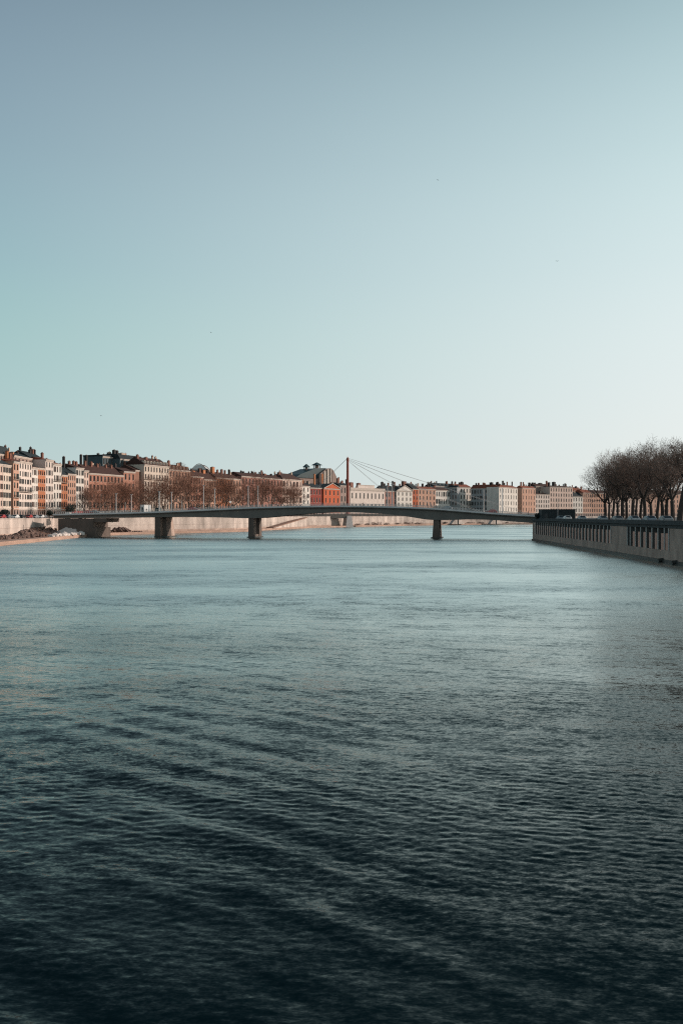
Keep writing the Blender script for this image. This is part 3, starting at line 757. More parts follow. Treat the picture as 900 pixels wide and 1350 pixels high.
for off in (.2, BW - .2):
    mb = MB(); x = -109.0; prev = None
    while x < 77.5:
        z = smooth(TOP, x) + .38
        mb.tube(bp(x, off, z), bp(x, off, z + .72), .05, .05, M['railing'], 4)
        if prev is not None:
            for k in (.25, .48, .72): mb.tube(bp(prev, off, smooth(TOP, prev) + .38 + k), bp(x, off, z + k), .03 if k < .7 else .05, .03 if k < .7 else .05, M['railing'], 4, False)
        prev = x; x += .8
    mb.build('railing', t)
def leg(mb, x, o0, o1, w0, w1, zt, m, lean=0):
    b = []; tp = []
    for sx, o in ((-1, o0), (1, o0), (1, o1), (-1, o1)):
        b.append(bp(x + sx * w0 + lean, o, -2)); tp.append(bp(x + sx * w1, o, zt))
    mb.hexa(b, tp, m)
for x, w0, w1 in ((-67.8, 1.9, 1.7), (-33.3, 1.05, .95), (33.2, 1.5, .95)):
    mb = MB(); zt = smooth(BOT, x) + .05
    if x < -60:
        leg(mb, x - 1.2, 1.0, 4.2, 1.1, 1.0, zt, M['concrete_dark']); leg(mb, x - .2, 4.21, 8.6, 1.7, 1.2, zt, M['concrete_dark']); leg(mb, x - .6, 8.61, 12, 2.3, 1.0, zt, M['quaybrown'])
    else:
        leg(mb, x, 1.0, 4.4, w0, w1, zt, M['concrete_dark']); leg(mb, x, 8.6, 12, w0, w1, zt, M['concrete_dark'])
        leg(mb, x, 4.41, 8.59, w0 * .8, w0 * .75, 1.2, M['concrete_dark'])
    leg(mb, x, .5, 12.5, w0 + .45, w0 + .4, .35, M['wet'])
    mb.build('pier', t)
mb = MB()
def abut(o0, o1, x0, x1, z0, z1):
    mb.hexa([bp(x0, o0, z0), bp(x1, o0, z0), bp(x1, o1, z0), bp(x0, o1, z0)], [bp(x0, o0, z1), bp(x1, o0, z1), bp(x1, o1, z1), bp(x0, o1, z1)], M['concrete_dark'])
abut(.2, 12.8, -108, -94, -1, 6.95); abut(-.8, 12, -100, -92.5, -1, 3.6); abut(.8, 12, -94, -89, 5.6, 7.1)
mb.build('abutment', t)
mb = MB(); abut(.2, 12.8, 69.3, 80, -1, 5.1); mb.build('abutment', t)
# stone stair beside the abutment
t = thing('stone_stair', 'pale stone stair slope beside the dark left bridge abutment', 'stairs', (-107.5, 322, .9))
mb = MB()
for i in range(22): mb.box(i * .55 * 0 - 1.5 + i * .42, 9.0, i * .30, 6.8, i * .27 + .003, (i + 1) * .27, M['kerb'])
mb.build('step_flight', t); mb = MB()
mb.hexa([(-2, 6.4, 0), (7.6, 6.4, 0), (7.6, 6.7, 0), (-2, 6.7, 0)], [(-2, 6.4, .9), (7.6, 6.4, 6.9), (7.6, 6.7, 6.9), (-2, 6.7, .9)], M['concrete_dark'])
mb.build('parapet', t)

# ------------------------------------------------------------------ cable-stayed footbridge
t = thing('cable_footbridge', 'cable stayed footbridge with a tall red brown mast behind the grey bridge', 'footbridge')
P0, P1 = Vector((-30, 586, 0)), Vector((172, 668, 0)); pd = (P1 - P0).normalized(); pn = Vector((-pd.y, pd.x, 0))
def fp(s, o, z): v = P0 + pd * s + pn * o; return (v.x, v.y, z)
mb = MB()
for s0, s1, z0, z1 in ((-4, 13, 7.8, 9.0), (13.01, 38, 6.3, 9.2), (38.01, 215, 7.9, 9.2)):
    mb.hexa([fp(s0, 0, z0), fp(s1, 0, z0), fp(s1, 5, z0), fp(s0, 5, z0)], [fp(s0, 0, z1), fp(s1, 0, z1), fp(s1, 5, z1), fp(s0, 5, z1)], M['concrete'])
mb.build('deck', t)
mb = MB()
for s in range(-4, 214, 3):
    mb.tube(fp(s, .1, 9.2), fp(s, .1, 10.3), .06, .06, M['railing'], 4)
for k in (9.6, 9.95, 10.3): mb.tube(fp(-4, .1, k), fp(214, .1, k), .05, .05, M['railing'], 4)
mb.build('railing', t)
ms = (5.3 - P0.x) / pd.x
mb = MB(); b = [fp(ms - 3, -1, -2), fp(ms + 3.2, -1, -2), fp(ms + 3.2, 6, -2), fp(ms - 3, 6, -2)]; tp = [fp(ms - 1.6, -.6, 8), fp(ms + 1.7, -.6, 8), fp(ms + 1.7, 5.6, 8), fp(ms - 1.6, 5.6, 8)]
mb.hexa(b, tp, M['kerb']); mb.build('pier', t)
mb = MB(); mb.hexa([fp(14, -.5, -1), fp(21, -.5, -1), fp(21, 5.5, -1), fp(14, 5.5, -1)], [fp(11.5, -.5, 6.3), fp(22, -.5, 6.3), fp(22, 5.5, 6.3), fp(11.5, 5.5, 6.3)], M['concrete']); mb.build('abutment', t)
mb = MB()
for s in (4.4, 6.6): mb.hexa([fp(s - .5, 1, 0), fp(s + .5, 1, 0), fp(s + .5, 4, 0), fp(s - .5, 4, 0)], [fp(s - .3, 1, 7.8), fp(s + .3, 1, 7.8), fp(s + .3, 4, 7.8), fp(s - .3, 4, 7.8)], M['concrete'])
mb.build('trestle', t)
mb = MB(); c = fp(ms, 2.5, 0); mz = 49.3
mb.tube((c[0], c[1], 9.2), (c[0], c[1], 16), 1.5, 1.0, M['mastred'], 12); mb.tube((c[0], c[1], 16), (c[0], c[1], mz - 2.6), 1.0, .85, M['mastred'], 12)
mst = mb.build('mast', t); mb = MB()
mb.tube((c[0], c[1], mz - 2.6), (c[0], c[1], mz - .6), .95, .95, M['mastred'], 12); mb.tube((c[0], c[1], mz - .6), (c[0], c[1], mz + .4), .6, .3, M['mastred'], 12); mb.build('mast_head', mst)
for sx, z in ((153, 48.6), (113, 47.9), (82, 47.4), (50, 46.8)):
    for o in (.3, 4.7):
        mb = MB(); mb.tube((c[0] + .5, c[1], z), fp(ms + sx, o, 9.3), .075, .075, M['cable'], 5); mb.build('stay_cable', t)
for o in (-3, 7):
    mb = MB(); mb.tube((c[0] - .5, c[1], 48.4), fp(ms - 44, o, 8.0), .085, .085, M['cable'], 5); mb.build('stay_cable', t)

# ramp and stairs along the far quay
t = thing('quay_ramp', 'reddish ramp with pale side wall sloping down to the water behind the bridge', 'ramp')
mb, cb = MB(), MB()
pa_, pb_ = Vector((-42.5, 484)), Vector((-25.5, 578)); n2 = Vector((.98, -.18))
mb.hexa([(pa_.x, pa_.y, .9), (pa_.x + n2.x * 4, pa_.y + n2.y * 4, .9), (pb_.x + n2.x * 4, pb_.y, .9), (pb_.x, pb_.y, .9)],
        [(pa_.x, pa_.y, 1.0), (pa_.x + n2.x * 4, pa_.y + n2.y * 4, 1.0), (pb_.x + n2.x * 4, pb_.y, 7.0), (pb_.x, pb_.y, 7.0)], M['quaystone'])
mb.build('side_wall', t)
cb.hexa([(pa_.x, pa_.y, 1.004), (pa_.x + n2.x * 4.1, pa_.y + n2.y * 4, 1.004), (pb_.x + n2.x * 4.1, pb_.y, 7.004), (pb_.x, pb_.y, 7.004)],
        [(pa_.x, pa_.y, 1.5), (pa_.x + n2.x * 4.1, pa_.y + n2.y * 4, 1.5), (pb_.x + n2.x * 4.1, pb_.y, 7.6), (pb_.x, pb_.y, 7.6)], M['scrub'])
cb.build('roadway', t)
for px, dd, lab in ((600, 742, 'pale double stair with dark middle on the far quay under the bridge'), (650, 776, 'pale stair on the far quay near the right bridge end')):
    t = thing('quay_stair', lab, 'stairs', (X(px, dd), dd - 6, .8), math.atan2(70, 74))
    mb = MB()
    for s in (-1, 1):
        mb.hexa([(s * 1, -2, 0), (s * 9, -2, 0), (s * 9, 1, 0), (s * 1, 1, 0)][::s], [(s * 1, -2, 5.6), (s * 2.2, -2, 5.6), (s * 2.2, 1, 5.6), (s * 1, 1, 5.6)][::s], M['quaystone'])
    mb.build('flight', t)
    mb = MB(); mb.box(-.98, .98, -1.5, 1, 0, 4.6, M['quaydark']); mb.build('landing_door', t)

# ------------------------------------------------------------------ trees
def make_tree(seed, Ht, trunk_h, rad, bark, twig, wide=1.0, rmin=.016, levels=6, dens=1.0, loose=(1.1, .25)):
    """bare deciduous tree: trunk and main limbs, then ever finer branches filling a rounded crown"""
    rnd = random.Random(seed); tr, cr = MB(), MB()
    ch = Ht - trunk_h * .8; cz = trunk_h * .8 + ch * .50; rx = ch * .50 * wide
    def inside(p): return (p.x / rx) ** 2 + (p.y / rx) ** 2 + ((p.z - cz) / (ch * .52)) ** 2
    def grow(p, d, L, r, lv):
        n = 3 if lv < 3 else 2
        for i in range(n):
            j_ = .10 if lv == 0 else .24
            d = (d + Vector((rnd.uniform(-1, 1), rnd.uniform(-1, 1), rnd.uniform(-.7, .8))) * j_).normalized()
            qv = p + d * (L / n); r2 = max(rmin * .7, r * (.90 if lv else .93))
            if lv > 1 and inside(qv) > loose[0] + rnd.uniform(0, loose[1] if lv > 3 else .2): return
            (tr if lv < 2 else cr).tube(p, qv, r, r2, M[bark] if lv < 3 else M[twig], 8 if lv == 0 else 5 if lv < 3 else 3, False)
            if lv >= 1 and lv < levels and (i < n - 1 or lv > 2) and rnd.random() < dens:
                a = rnd.uniform(0, 6.28); o = d.orthogonal().normalized(); o2 = d.cross(o)
                nd = d * .45 + (o * math.cos(a) + o2 * math.sin(a)) * .8 + Vector((0, 0, .12))
                grow(qv, nd.normalized(), L * rnd.uniform(.45, .65), max(rmin, r2 * .5), lv + 1 if lv > 1 else 3)
            p, r = qv, r2
        if lv >= levels: return
        k = 5 if lv == 0 else 3 if lv < 3 else 2
        a0 = rnd.uniform(0, 6.28)
        for i in range(k):
            a = a0 + 6.283 * i / k + rnd.uniform(-.4, .4)
            tilt = rnd.uniform(.25, 1.0) if lv == 0 else rnd.uniform(.3, .75)
            o = d.orthogonal().normalized(); o2 = d.cross(o)
            nd = d * math.cos(tilt) + (o * math.cos(a) + o2 * math.sin(a)) * math.sin(tilt)
            nd += Vector((0, 0, .16 if lv < 3 else .05))
            Ln = ch * .30 * rnd.uniform(.8, 1.15) if lv == 0 else L * rnd.uniform(.66, .84)
            grow(p, nd.normalized(), Ln, max(rmin, r * (.58 if lv == 0 else .62)), lv + 1)
    grow(Vector((0, 0, -.1)), Vector((0, 0, 1)), trunk_h, rad, 0)
    return tr.mesh('trunk'), cr.mesh('crown')


TV = [make_tree(11 + i, (16.5, 18, 17, 17.5)[i], (4.8, 5.4, 4.4, 5)[i], (.42, .36, .46, .40)[i], 'bark', 'twig', wide=(1.05, .85, 1.15, .95)[i], dens=.95, loose=(.98, .5)) for i in range(4)]
TL = [make_tree(31 + i, 17, 4.4, .36, 'barkpale', 'twigred', wide=.85, rmin=.023, dens=.77) for i in range(4)]
print('TREE FACES', [len(m[1].polygons) for m in TV + TL])


def put_tree(var, loc, sc, rz, label, name='bare_tree', group=None):
    t = thing(name, label, 'tree', loc, rz, group); t.scale = (sc, sc, sc * random.uniform(.95, 1.06))
    link('trunk', var[0], t); link('crown', var[1], t)
    return t


G = 'bare trees on the right quay'
RT = [(798, 73, 1.0, 'leftmost bare quay tree on the right, thick trunk leaning over the pale cars'),
      (808, 74, 1.06, 'bare quay tree second from the left edge of the right grove'),
      (820, 73.5, 1.1, 'bare quay tree with crown peak left of the middle of the right grove'),
      (834, 74, 1.12, 'tall bare quay tree at the highest point of the right grove'),
      (850, 73.5, 1.05, 'bare quay tree just right of the tallest crown in the grove'),
      (866, 74, 1.0, 'bare quay tree left of the gap showing pink house fronts'),
      (886, 73, 1.02, 'bare quay tree right of the gap showing pink house fronts'),
      (803, 84, .95, 'slim bare tree behind the leftmost thick quay trunk'),
      (826, 84, 1.1, 'bare tree in the second row below the tallest crowns'),
      (844, 84, 1.1, 'bare tree in the second row behind the tall middle trunk'),
      (873, 84, 1.0, 'thin bare trunk standing in the gap before the pink fronts, left one'),
      (879, 86, 1.0, 'thin bare trunk standing in the gap before the pink fronts, right one'),
      (814, 95, 1.0, 'bare tree in the hindmost row seen between the two left quay trunks'),
      (838, 96, 1.1, 'bare tree in the hindmost row under the grove summit'),
      (858, 95, 1.05, 'bare tree in the hindmost row right of the grove summit')]
for i, (px, x, s, lab) in enumerate(RT):
    d = x * F / (px - 450.0)
    put_tree(TV[i % 4], (x, d, 6.55), s * ((1.04 if x < 80 else 1.07) + max(0, px - 840) * .0022), i * 1.7, lab, group=G)
nt_ = make_tree(78, 14.6, 7.8, .50, 'bark', 'twig', wide=1.15, rmin=.014, dens=1.0, loose=(1.0, .5))
put_tree(nt_, (56.8, 143.6, 6.55), 1.0, .5, 'nearest quay tree with thick dark trunk cut by the right photo edge', group=G)

G = 'bare trees along the left quay'
LT = [(120, 372, .8, 'bare tree before the left end of the long salmon building'), (131, 385, .82, 'bare tree above the red car at the left bridge end'),
      (142, 392, .86, 'bare tree before the middle of the long salmon building, left of two'), (152, 398, .9, 'bare tree before the middle of the long salmon building, right of two'),
      (163, 405, .85, 'bare tree hiding the join of salmon building and salmon corner house'), (173, 405, .85, 'bare tree before the salmon corner house'),
      (184, 412, .9, 'bare tree before the windowless brown party wall'), (196, 415, .98, 'bare tree behind the white cabin on the bridge'),
      (206, 420, .98, 'bare tree before the tall whitish building, right of the white cabin'), (217, 425, 1.0, 'bare tree at the right end of the tall whitish building'),
      (228, 430, 1.05, 'bare tree before the left chimney of the stepped salmon building'), (240, 440, 1.08, 'bare tree before the right chimney of the stepped salmon building'),
      (251, 450, 1.05, 'bare tree left of the glazed barrel roof'), (262, 456, 1.05, 'bare tree under the glazed barrel roof'),
      (274, 464, 1.05, 'bare tree right of the glazed barrel roof'), (285, 472, 1.05, 'bare tree left of the thick orange chimney stack'),
      (296, 480, 1.08, 'bare tree right of the thick orange chimney stack'), (308, 490, 1.1, 'bare tree before the house with the pale gable wall'),
      (320, 500, 1.12, 'bare tree at the left end of the long brown building'), (333, 510, 1.12, 'bare tree between the first two dark chimneys of the brown building'),
      (346, 520, 1.15, 'bare tree at the middle of the long brown building'), (358, 532, 1.15, 'bare tree before the antenna chimney of the long brown building'),
      (369, 545, 1.15, 'bare tree at the right end of the long brown building'), (380, 556, 1.12, 'last bare tree but one before the cream corner house'),
      (390, 566, .95, 'last bare tree of the row, right before the cream corner house')]
for i, (px, d, s, lab) in enumerate(LT):
    d += 6
    put_tree(TL[i % 4], (X(px, d), d, ZS), s * random.choice((1.1, 1.25, 1.35, 1.45)), i * 2.1, lab, group=G)
ft = make_tree(55, 13, 4.0, .40, 'bark', 'bark', levels=4, rmin=.03, dens=.6)
put_tree(ft, (X(112.5, 348), 348, ZS), .95, .8, 'dark forked bare tree standing alone by the left bridge end', name='forked_tree')


def leafy(seed, rx, ry, rz, n, size, m, lumps=7):
    rnd = random.Random(seed); mb = MB()
    cs = [(Vector((rnd.uniform(-.55, .55) * rx, rnd.uniform(-.55, .55) * ry, rnd.uniform(-.5, .55) * rz)), rnd.uniform(.4, .62)) for _ in range(lumps)]
    for i in range(n):
        c, s = rnd.choice(cs)
        d = Vector((rnd.gauss(0, 1), rnd.gauss(0, 1), rnd.gauss(0, 1))).normalized() * rnd.uniform(.5, 1) ** .5
        p = c + Vector((d.x * rx * s, d.y * ry * s, d.z * rz * s))
        a = Vector((rnd.gauss(0, 1), rnd.gauss(0, 1), rnd.gauss(0, 1))).normalized(); b = a.orthogonal().normalized()
        k = size * rnd.uniform(.6, 1.3)
        mb.face([p - a * k, p + b * k * .6, p + a * k, p - b * k * .6], M[m])
    return mb


def evergreen(px, d, z, h, r, label, name='evergreen_tree', m='evergreen'):
    t = thing(name, label, 'tree' if 'tree' in name else 'bush', (X(px, d), d, z))
    th_ = h * .3
    mb = MB(); mb.tube((0, 0, -.1), (0, 0, h * .6), .16, .09, M['bark'], 7); mb.build('trunk', t)
    leafy(int(px * 7), r, r, (h - th_) / 2, 900, .22, m).build('crown', t, (0, 0, th_ + (h - th_) / 2))
evergreen(65, 345, ZS, 3.2, 1.5, 'small dark evergreen tree on the street left of the white van')
evergreen(92, 352, ZS, 6.2, 2.6, 'dark round evergreen tree above the stone stair')
evergreen(5, 318, ZS, 3.6, 2.4, 'dark evergreen tree at the left photo edge behind parked cars')
evergreen(255, 462, ZS, 6, 3, 'dark evergreen shrub tree under the glazed barrel roof', m='hedge')
evergreen(277, 470, ZS, 7, 3.4, 'dark evergreen under the orange chimneys behind the bridge railing', m='hedge')
t = thing('hanging_bush', 'dark rounded bush hanging over the quay wall above the rubble', 'bush', (X(86.5, 338), 338, 3.2))
leafy(5, 2.1, 1.6, 2.6, 1500, .2, 'evergreen').build('foliage', t, (0, 0, 1.8)); mb = MB()
mb.tube((0, .8, 3), (0, .1, 1.2), .14, .06, M['bark'], 6); mb.build('stem', t)

# shrubs at the foot of the far wall
rs = random.Random(4); sv = [leafy(60 + i, 2.2, 1.2, 1.3, 420, .2, 'rock_dark').mesh('far_shrub') for i in range(3)]
SL = [(472, 'low reddish shrub at the far wall foot nearest the mast pier'), (484, 'low reddish shrub second from the mast pier at the far wall'),
      (496, 'low reddish shrub third from the mast pier at the far wall'), (510, 'reddish shrub at the far wall below the white pedimented house'),
      (524, 'reddish shrub at the far wall left of the tapered pier'), (538, 'reddish shrub at the far wall, second left of the tapered pier'),
      (552, 'reddish shrub at the far wall close left of the tapered pier'), (586, 'reddish shrub at the far wall right of the tapered pier'),
      (620, 'reddish shrub at the far wall right of the double stair'), (634, 'reddish shrub between the two far stairs'), (668, 'reddish shrub at the far wall right of the last stair')]
lwx = [(450 + F * x / y, y) for x, y in LW[8:15]]
for i, (px, lab) in enumerate(SL):
    d = lerp_table(lwx, px) + 4.5
    o = link('far_shrub', sv[i % 3], None, (X(px, d), d, 1.8)); o.scale = (rs.uniform(1.4, 3), 1, rs.uniform(.55, 1.3)); o.rotation_euler = (0, 0, rs.uniform(.4, .9)); tag(o, lab, 'shrub', 'shrubs at the far wall foot')

# ------------------------------------------------------------------ embankment, rubble and boulders on the left low quay
rs = random.Random(9)
mb = MB(); nx, ny = 16, 30
def emb(i, j):
    y = 306 + 40 * j / ny; u_ = i / nx
    rise = 2.7 * min(1, max(0, (y - 308) / 14)) * (1 if y < 332 else max(0, (346 - y) / 14))
    zz = .85 + rise * u_ ** 1.3 + rs.uniform(-.25, .25) * (u_ > .05) * (u_ < .95) * (rise > .3)
    return (-101 - 16 * u_, y, zz)
g = [[emb(i, j) for i in range(nx + 1)] for j in range(ny + 1)]
for j in range(ny):
    for i in range(nx): mb.face([g[j][i], g[j + 1][i], g[j + 1][i + 1], g[j][i + 1]], M['scrub'])
structure(mb.build('embankment'))
mb = MB()
for i in range(46):
    j_, i_ = rs.randint(2, ny - 2), rs.randint(2, nx - 1); p = g[j_][i_]; r_ = rs.uniform(.4, 1.1)
    lf = leafy(200 + i, r_, r_, r_ * .7, 70, .16, rs.choice(('scrub', 'scrub', 'rock_dark', 'hedge')), 3)
    n_ = len(mb.v); mb.v += [(x + p[0], y + p[1], z + p[2] + r_ * .4) for x, y, z in lf.v]
    mb.f += [tuple(n_ + a for a in f) for f in lf.f]; k_ = mb.mi(lf.mats[0]); mb.m += [k_] * len(lf.f)
o = mb.build('dry_scrub'); o['kind'] = 'stuff'; o['label'] = 'dry reddish scrub on the bank slope behind the white boulders'; o['category'] = 'scrub'


def rock(rnd, r, m):
    mb = MB(); import bmesh
    bm = bmesh.new(); bmesh.ops.create_icosphere(bm, subdivisions=1, radius=r)
    for v in bm.verts: v.co = Vector((v.co.x * rnd.uniform(.75, 1.25), v.co.y * rnd.uniform(.75, 1.25), v.co.z * rnd.uniform(.5, .9)))
    vs_ = [v.co.copy() for v in bm.verts]; fs = [[v.index for v in f.verts] for f in bm.faces]; bm.free()
    return vs_, fs
mb = MB()
for i in range(650):
    u_ = rs.uniform(0, 1); y = 254 + 46 * u_; hmax = 2.5 * math.exp(-((u_ - .62) / .26) ** 2) + .8 * math.exp(-((u_ - .12) / .14) ** 2)
    off = rs.gauss(0, 1.5); zz = .9 + max(0, hmax * (1 - abs(off) / 4.2)) * rs.uniform(.3, 1)
    vs_, fs = rock(rs, rs.uniform(.22, .9) ** 1.2 + .1, None)
    n = len(mb.v); k = mb.mi(M['rock_dark'])
    mb.v += [(v.x - 102.5 - (y - 254) * .05 + off, v.y + y, v.z + zz) for v in vs_]; mb.f += [tuple(n + a for a in f) for f in fs]; mb.m += [k] * len(fs)
o = mb.build('rubble'); o['kind'] = 'stuff'
mb = MB()
for i in range(160):
    off = rs.gauss(0, 1.6); al = rs.gauss(0, 3.4); zz = .9 + max(0, 2.4 * math.exp(-(al / 4) ** 2) * (1 - abs(off) / 4)) * rs.uniform(.2, 1)
    vs_, fs = rock(rs, rs.uniform(.3, .85), None); n = len(mb.v); k = mb.mi(M['rock_dark'])
    mb.v += [(v.x - 95.5 + al, v.y + 368 + off + al * .55, v.z + zz) for v in vs_]; mb.f += [tuple(n + a for a in f) for f in fs]; mb.m += [k] * len(fs)
o2 = mb.build('rubble'); o2['kind'] = 'stuff'; o2['label'] = 'small dark rubble heap seen under the left end span of the grey bridge'; o2['category'] = 'rubble'
o['kind'] = 'stuff'; o['label'] = 'dark reddish rubble heap on the left low quay'; o['category'] = 'rubble'
bm_ = []
for i in range(4):
    vs_, fs = rock(rs, 1.0, None); k = MB(); k.v = [tuple(v) for v in vs_]; k.f = [tuple(f) for f in fs]; k.m = [0] * len(fs); k.mats = [M['rock_pale']]; bm_.append(k.mesh('boulder'))
for i in range(30):
    px = 66 + 54 * (i + .5) / 30; d = 281 + 50 * (i + .5) / 30 + rs.uniform(-3, 3)
    o = link('boulder', bm_[i % 4], None, (X(px, d), d, 1.35)); s = rs.uniform(.6, 1.35); o.scale = (s * 1.2, s, s); o.rotation_euler = (0, 0, rs.uniform(0, 6))
    tag(o, 'pale boulder in the row of white rocks along the low quay by the abutment', 'boulder', 'white boulders by the left abutment')

# ------------------------------------------------------------------ cars
def make_car(paint, label, loc, rz, group=None, van=False, lit=False):
    t = thing('van' if van else 'car', label, 'van' if van else 'car', loc, rz, group)
    L, Wd = (5.2, 1.95) if van else (4.3, 1.76)
    hh = 2.3 if van else 1.46
    P = M['paint_' + paint]
    if van: prof = [(-2.6, .35), (2.6, .35), (2.6, 1.0), (2.0, 1.25), (1.35, 2.2), (1.1, hh), (-2.5, hh), (-2.6, 2.1)]
    else: prof = [(-2.15, .32), (2.15, .32), (2.15, .62), (1.95, .78), (.95, .92), (.25, 1.40), (-.2, hh), (-1.15, 1.42), (-1.85, .98), (-2.12, .9)]
    mb = MB(); n = len(prof)
    def ring(y, ins): return [(x, y, z) for x, z in prof] if not ins else [(x * .97, y, z if z < .9 else z - .03) for x, z in prof]
    rg = [(-Wd / 2, 1), (-Wd / 2 + .12, 0), (Wd / 2 - .12, 0), (Wd / 2, 1)]
    rings = [ring(y, i) for y, i in rg]
    # tumblehome: pull the cabin inwards at the outer rings
    rings = [[(x, y * (.86 if z > 1.05 and not van else 1.0), z) for x, y, z in r_] for r_ in rings]
    mb.face(rings[0], P); mb.face(rings[-1][::-1], P)
    for a, b in zip(rings, rings[1:]):
        for i in range(n): mb.face([a[i], b[i], b[(i + 1) % n], a[(i + 1) % n]], P)
    mb.build('body', t)
    mb = MB()
    for s in (-1, 1):
        y = s * (Wd / 2 * (.86 if not van else 1) + .012)
        q_ = [(-1.55, y * 1.04, 1.0), (.8, y * 1.06, .98), (.2, y, 1.33), (-1.1, y, 1.34)] if not van else [(.5, y, 1.3), (1.75, y, 1.3), (1.3, y, 1.95), (.5, y, 1.95)]
        mb.face(q_[::s], M['glass'])
    if van: mb.face([(2.03, -.8, 1.27), (2.03, .8, 1.27), (1.40, .8, 2.16), (1.40, -.8, 2.16)], M['glass'])
    else:
        mb.face([(.95, -.66, .945), (.95, .66, .945), (.30, .62, 1.385), (.30, -.62, 1.385)], M['glass'])
        mb.face([(-1.83, .62, 1.02), (-1.83, -.62, 1.02), (-1.2, -.58, 1.42), (-1.2, .58, 1.42)], M['glass'])
    mb.build('windows', t)
    wm_ = MB(); wm_.tube((0, -.11, 0), (0, .11, 0), .33, .33, M['rubber'], 14); wm_.tube((0, -.125, 0), (0, .125, 0), .2, .2, M['paint_silver'], 10); wme = wm_.mesh('wheel')
    for x in (-1.32, 1.35):
        for s in (-1, 1): link('wheel', wme, t, (x, s * (Wd / 2 - .1), .33))
    hb = MB(); hb.box(-.03, .03, -.17, .17, -.07, .07, M['lamp']); hme = hb.mesh('headlight')
    for s in (-1, 1): link('headlight', hme, t, (2.16 if not van else 2.61, s * .6, .68))
    return t


lcars = [(2, 'red', 'red car parked at the left photo edge above the pale wall'), (11, 'grey', 'grey car parked beside the leftmost red car'),
         (20, 'white', 'white car parked above the rusty wall stain'), (29, 'black', 'black car parked below the red roofed cream house'),
         (38, 'red', 'red car parked below the dark green shop front'), (46, 'silver', 'silver car parked below the white narrow house'),
         (54, 'white', 'pale car parked below the orange front'), (74, 'grey', 'dark grey car parked right of the small evergreen'), (81, 'black', 'black car parked just left of the white van')]
for px, pt, lab in lcars:
    x = -120.2; d = x * F / (px - 450)
    make_car(pt, lab, (x, d, ZS), R(90) if int(px) % 2 else R(-90), 'cars parked on the left street')
make_car('white', 'white van parked above the hanging bush near the bridge', (X(90, 343), 343, ZS), R(100), van=True)
def on_bridge(px, off):
    x = X(px, 310)
    for _ in range(8): x = X(px, bp(x, off, 0)[1]) - un.x * off
    return x
def bloc(px, off): x = on_bridge(px, off); p = bp(x, off, smooth(TOP, x) + .02); return p
byaw = math.atan2(-.179, 1)
for px, pt, lab in ((16, 'blue', 'blue grey car parked close to the fronts below the narrow cream house'), (25, 'white', 'white car parked close to the dark green bay window house'),
                    (34, 'black', 'black car parked close to the red roofed cream house'), (50, 'red', 'red car parked close to the orange front'),
                    (58, 'grey', 'grey car parked close to the tall shuttered cream house'), (70, 'white', 'white car parked close to the tall white balcony house')):
    x = -128.5; d = x * F / (px - 450)
    make_car(pt, lab, (x, d, ZS), R(90) if int(px) % 2 else R(-90), 'cars parked by the house fronts')
G = 'cars on the grey bridge'
make_car('red', 'red car at the left bridge end behind the dark forked tree', bloc(117, 4), byaw, G)
make_car('grey', 'car with bright headlight driving off the left bridge end', bloc(126, 4.4), byaw, G)
make_car('red', 'dark red car on the bridge between the first and second pier', bloc(255, 4), byaw, G)
make_car('silver', 'silver car on the bridge above the tapered pier, right of pedestrians', bloc(588, 4), byaw + math.pi, G)
make_car('red', 'red car on the bridge right of the tall pale lamp mast', bloc(647, 4), byaw + math.pi, G)
G = 'cars parked on the right quay'
for px, pt, lab in ((738, 'silver', 'silver car before the dark shed on the right quay'), (747, 'white', 'white car before the right end of the dark shed'),
                    (766, 'silver', 'grey car below the small white slate roofed house'), (793, 'silver', 'long pale car below the leftmost leaning quay tree'),
                    (813, 'grey', 'pale car second right of the leaning quay tree'), (834, 'silver', 'silver car below the tallest quay trees'),
                    (855, 'blue', 'blue grey car left of the pink gap in the trees'), (876, 'grey', 'dark car below the pink gap in the trees')):
    x = 65.5 if px > 760 else 64.6; d = x * F / (px - 450.0)
    x = qx(d) + 4.2; d = x * F / (px - 450.0)
    make_car(pt, lab, (x, d, 6.55), R(90), G)

# ------------------------------------------------------------------ lamps, poles, kiosks
def lamp_mast(loc, h, label, arm=True, r=.13, cat='lamp mast', name='lamp_mast'):
    t = thing(name, label, cat, loc, byaw)
    mb = MB(); mb.tube((0, 0, 0), (0, 0, .5), r * 1.6, r * 1.5, M['mast_pole'], 8); mb.tube((0, 0, .5), (0, 0, h), r, r * .75, M['mast_pole'], 8); mb.build('pole', t)
    if arm:
        mb = MB(); mb.box(-.5, .5, -.16, .16, h, h + .16, M['mast_pole']); mb.tube((0, 0, h - .3), (0, 0, h), .1, .1, M['iron'], 6); mb.build('lamp_head', t)
for px, off, top, lab in ((153, .9, 651, 'pale lamp mast on near bridge side before the salmon arcade'), (173, 12.1, 652, 'pale lamp mast left of the white cabin, far bridge side'),
                          (209.8, .9, 648, 'stout pale lamp mast above the dark container'), (226, 12.1, 649, 'thin pale lamp mast right of the dark container'),
                          (268.3, .9, 640, 'tall pale lamp mast left of two before the trees, near the glazed roof'), (283, 12.1, 645, 'pale lamp mast below the orange chimney stack'),
                          (327, .9, 641, 'left of the pair of pale lamp masts above the twin leg pier'), (340, 12.1, 641, 'right of the pair of pale lamp masts above the twin leg pier'),
                          (510.4, .9, 640, 'left of two lamp masts before the salmon red house'), (516.7, 12.1, 639, 'right of two lamp masts before the salmon red house'),
                          (637, .9, 645, 'tall pale lamp mast before the long grey shaded front')):
    p = bloc(px, off); lamp_mast(p, Z(top, p[1]) - p[2], lab, r=.26 if px in (209.8, 637) else .2)
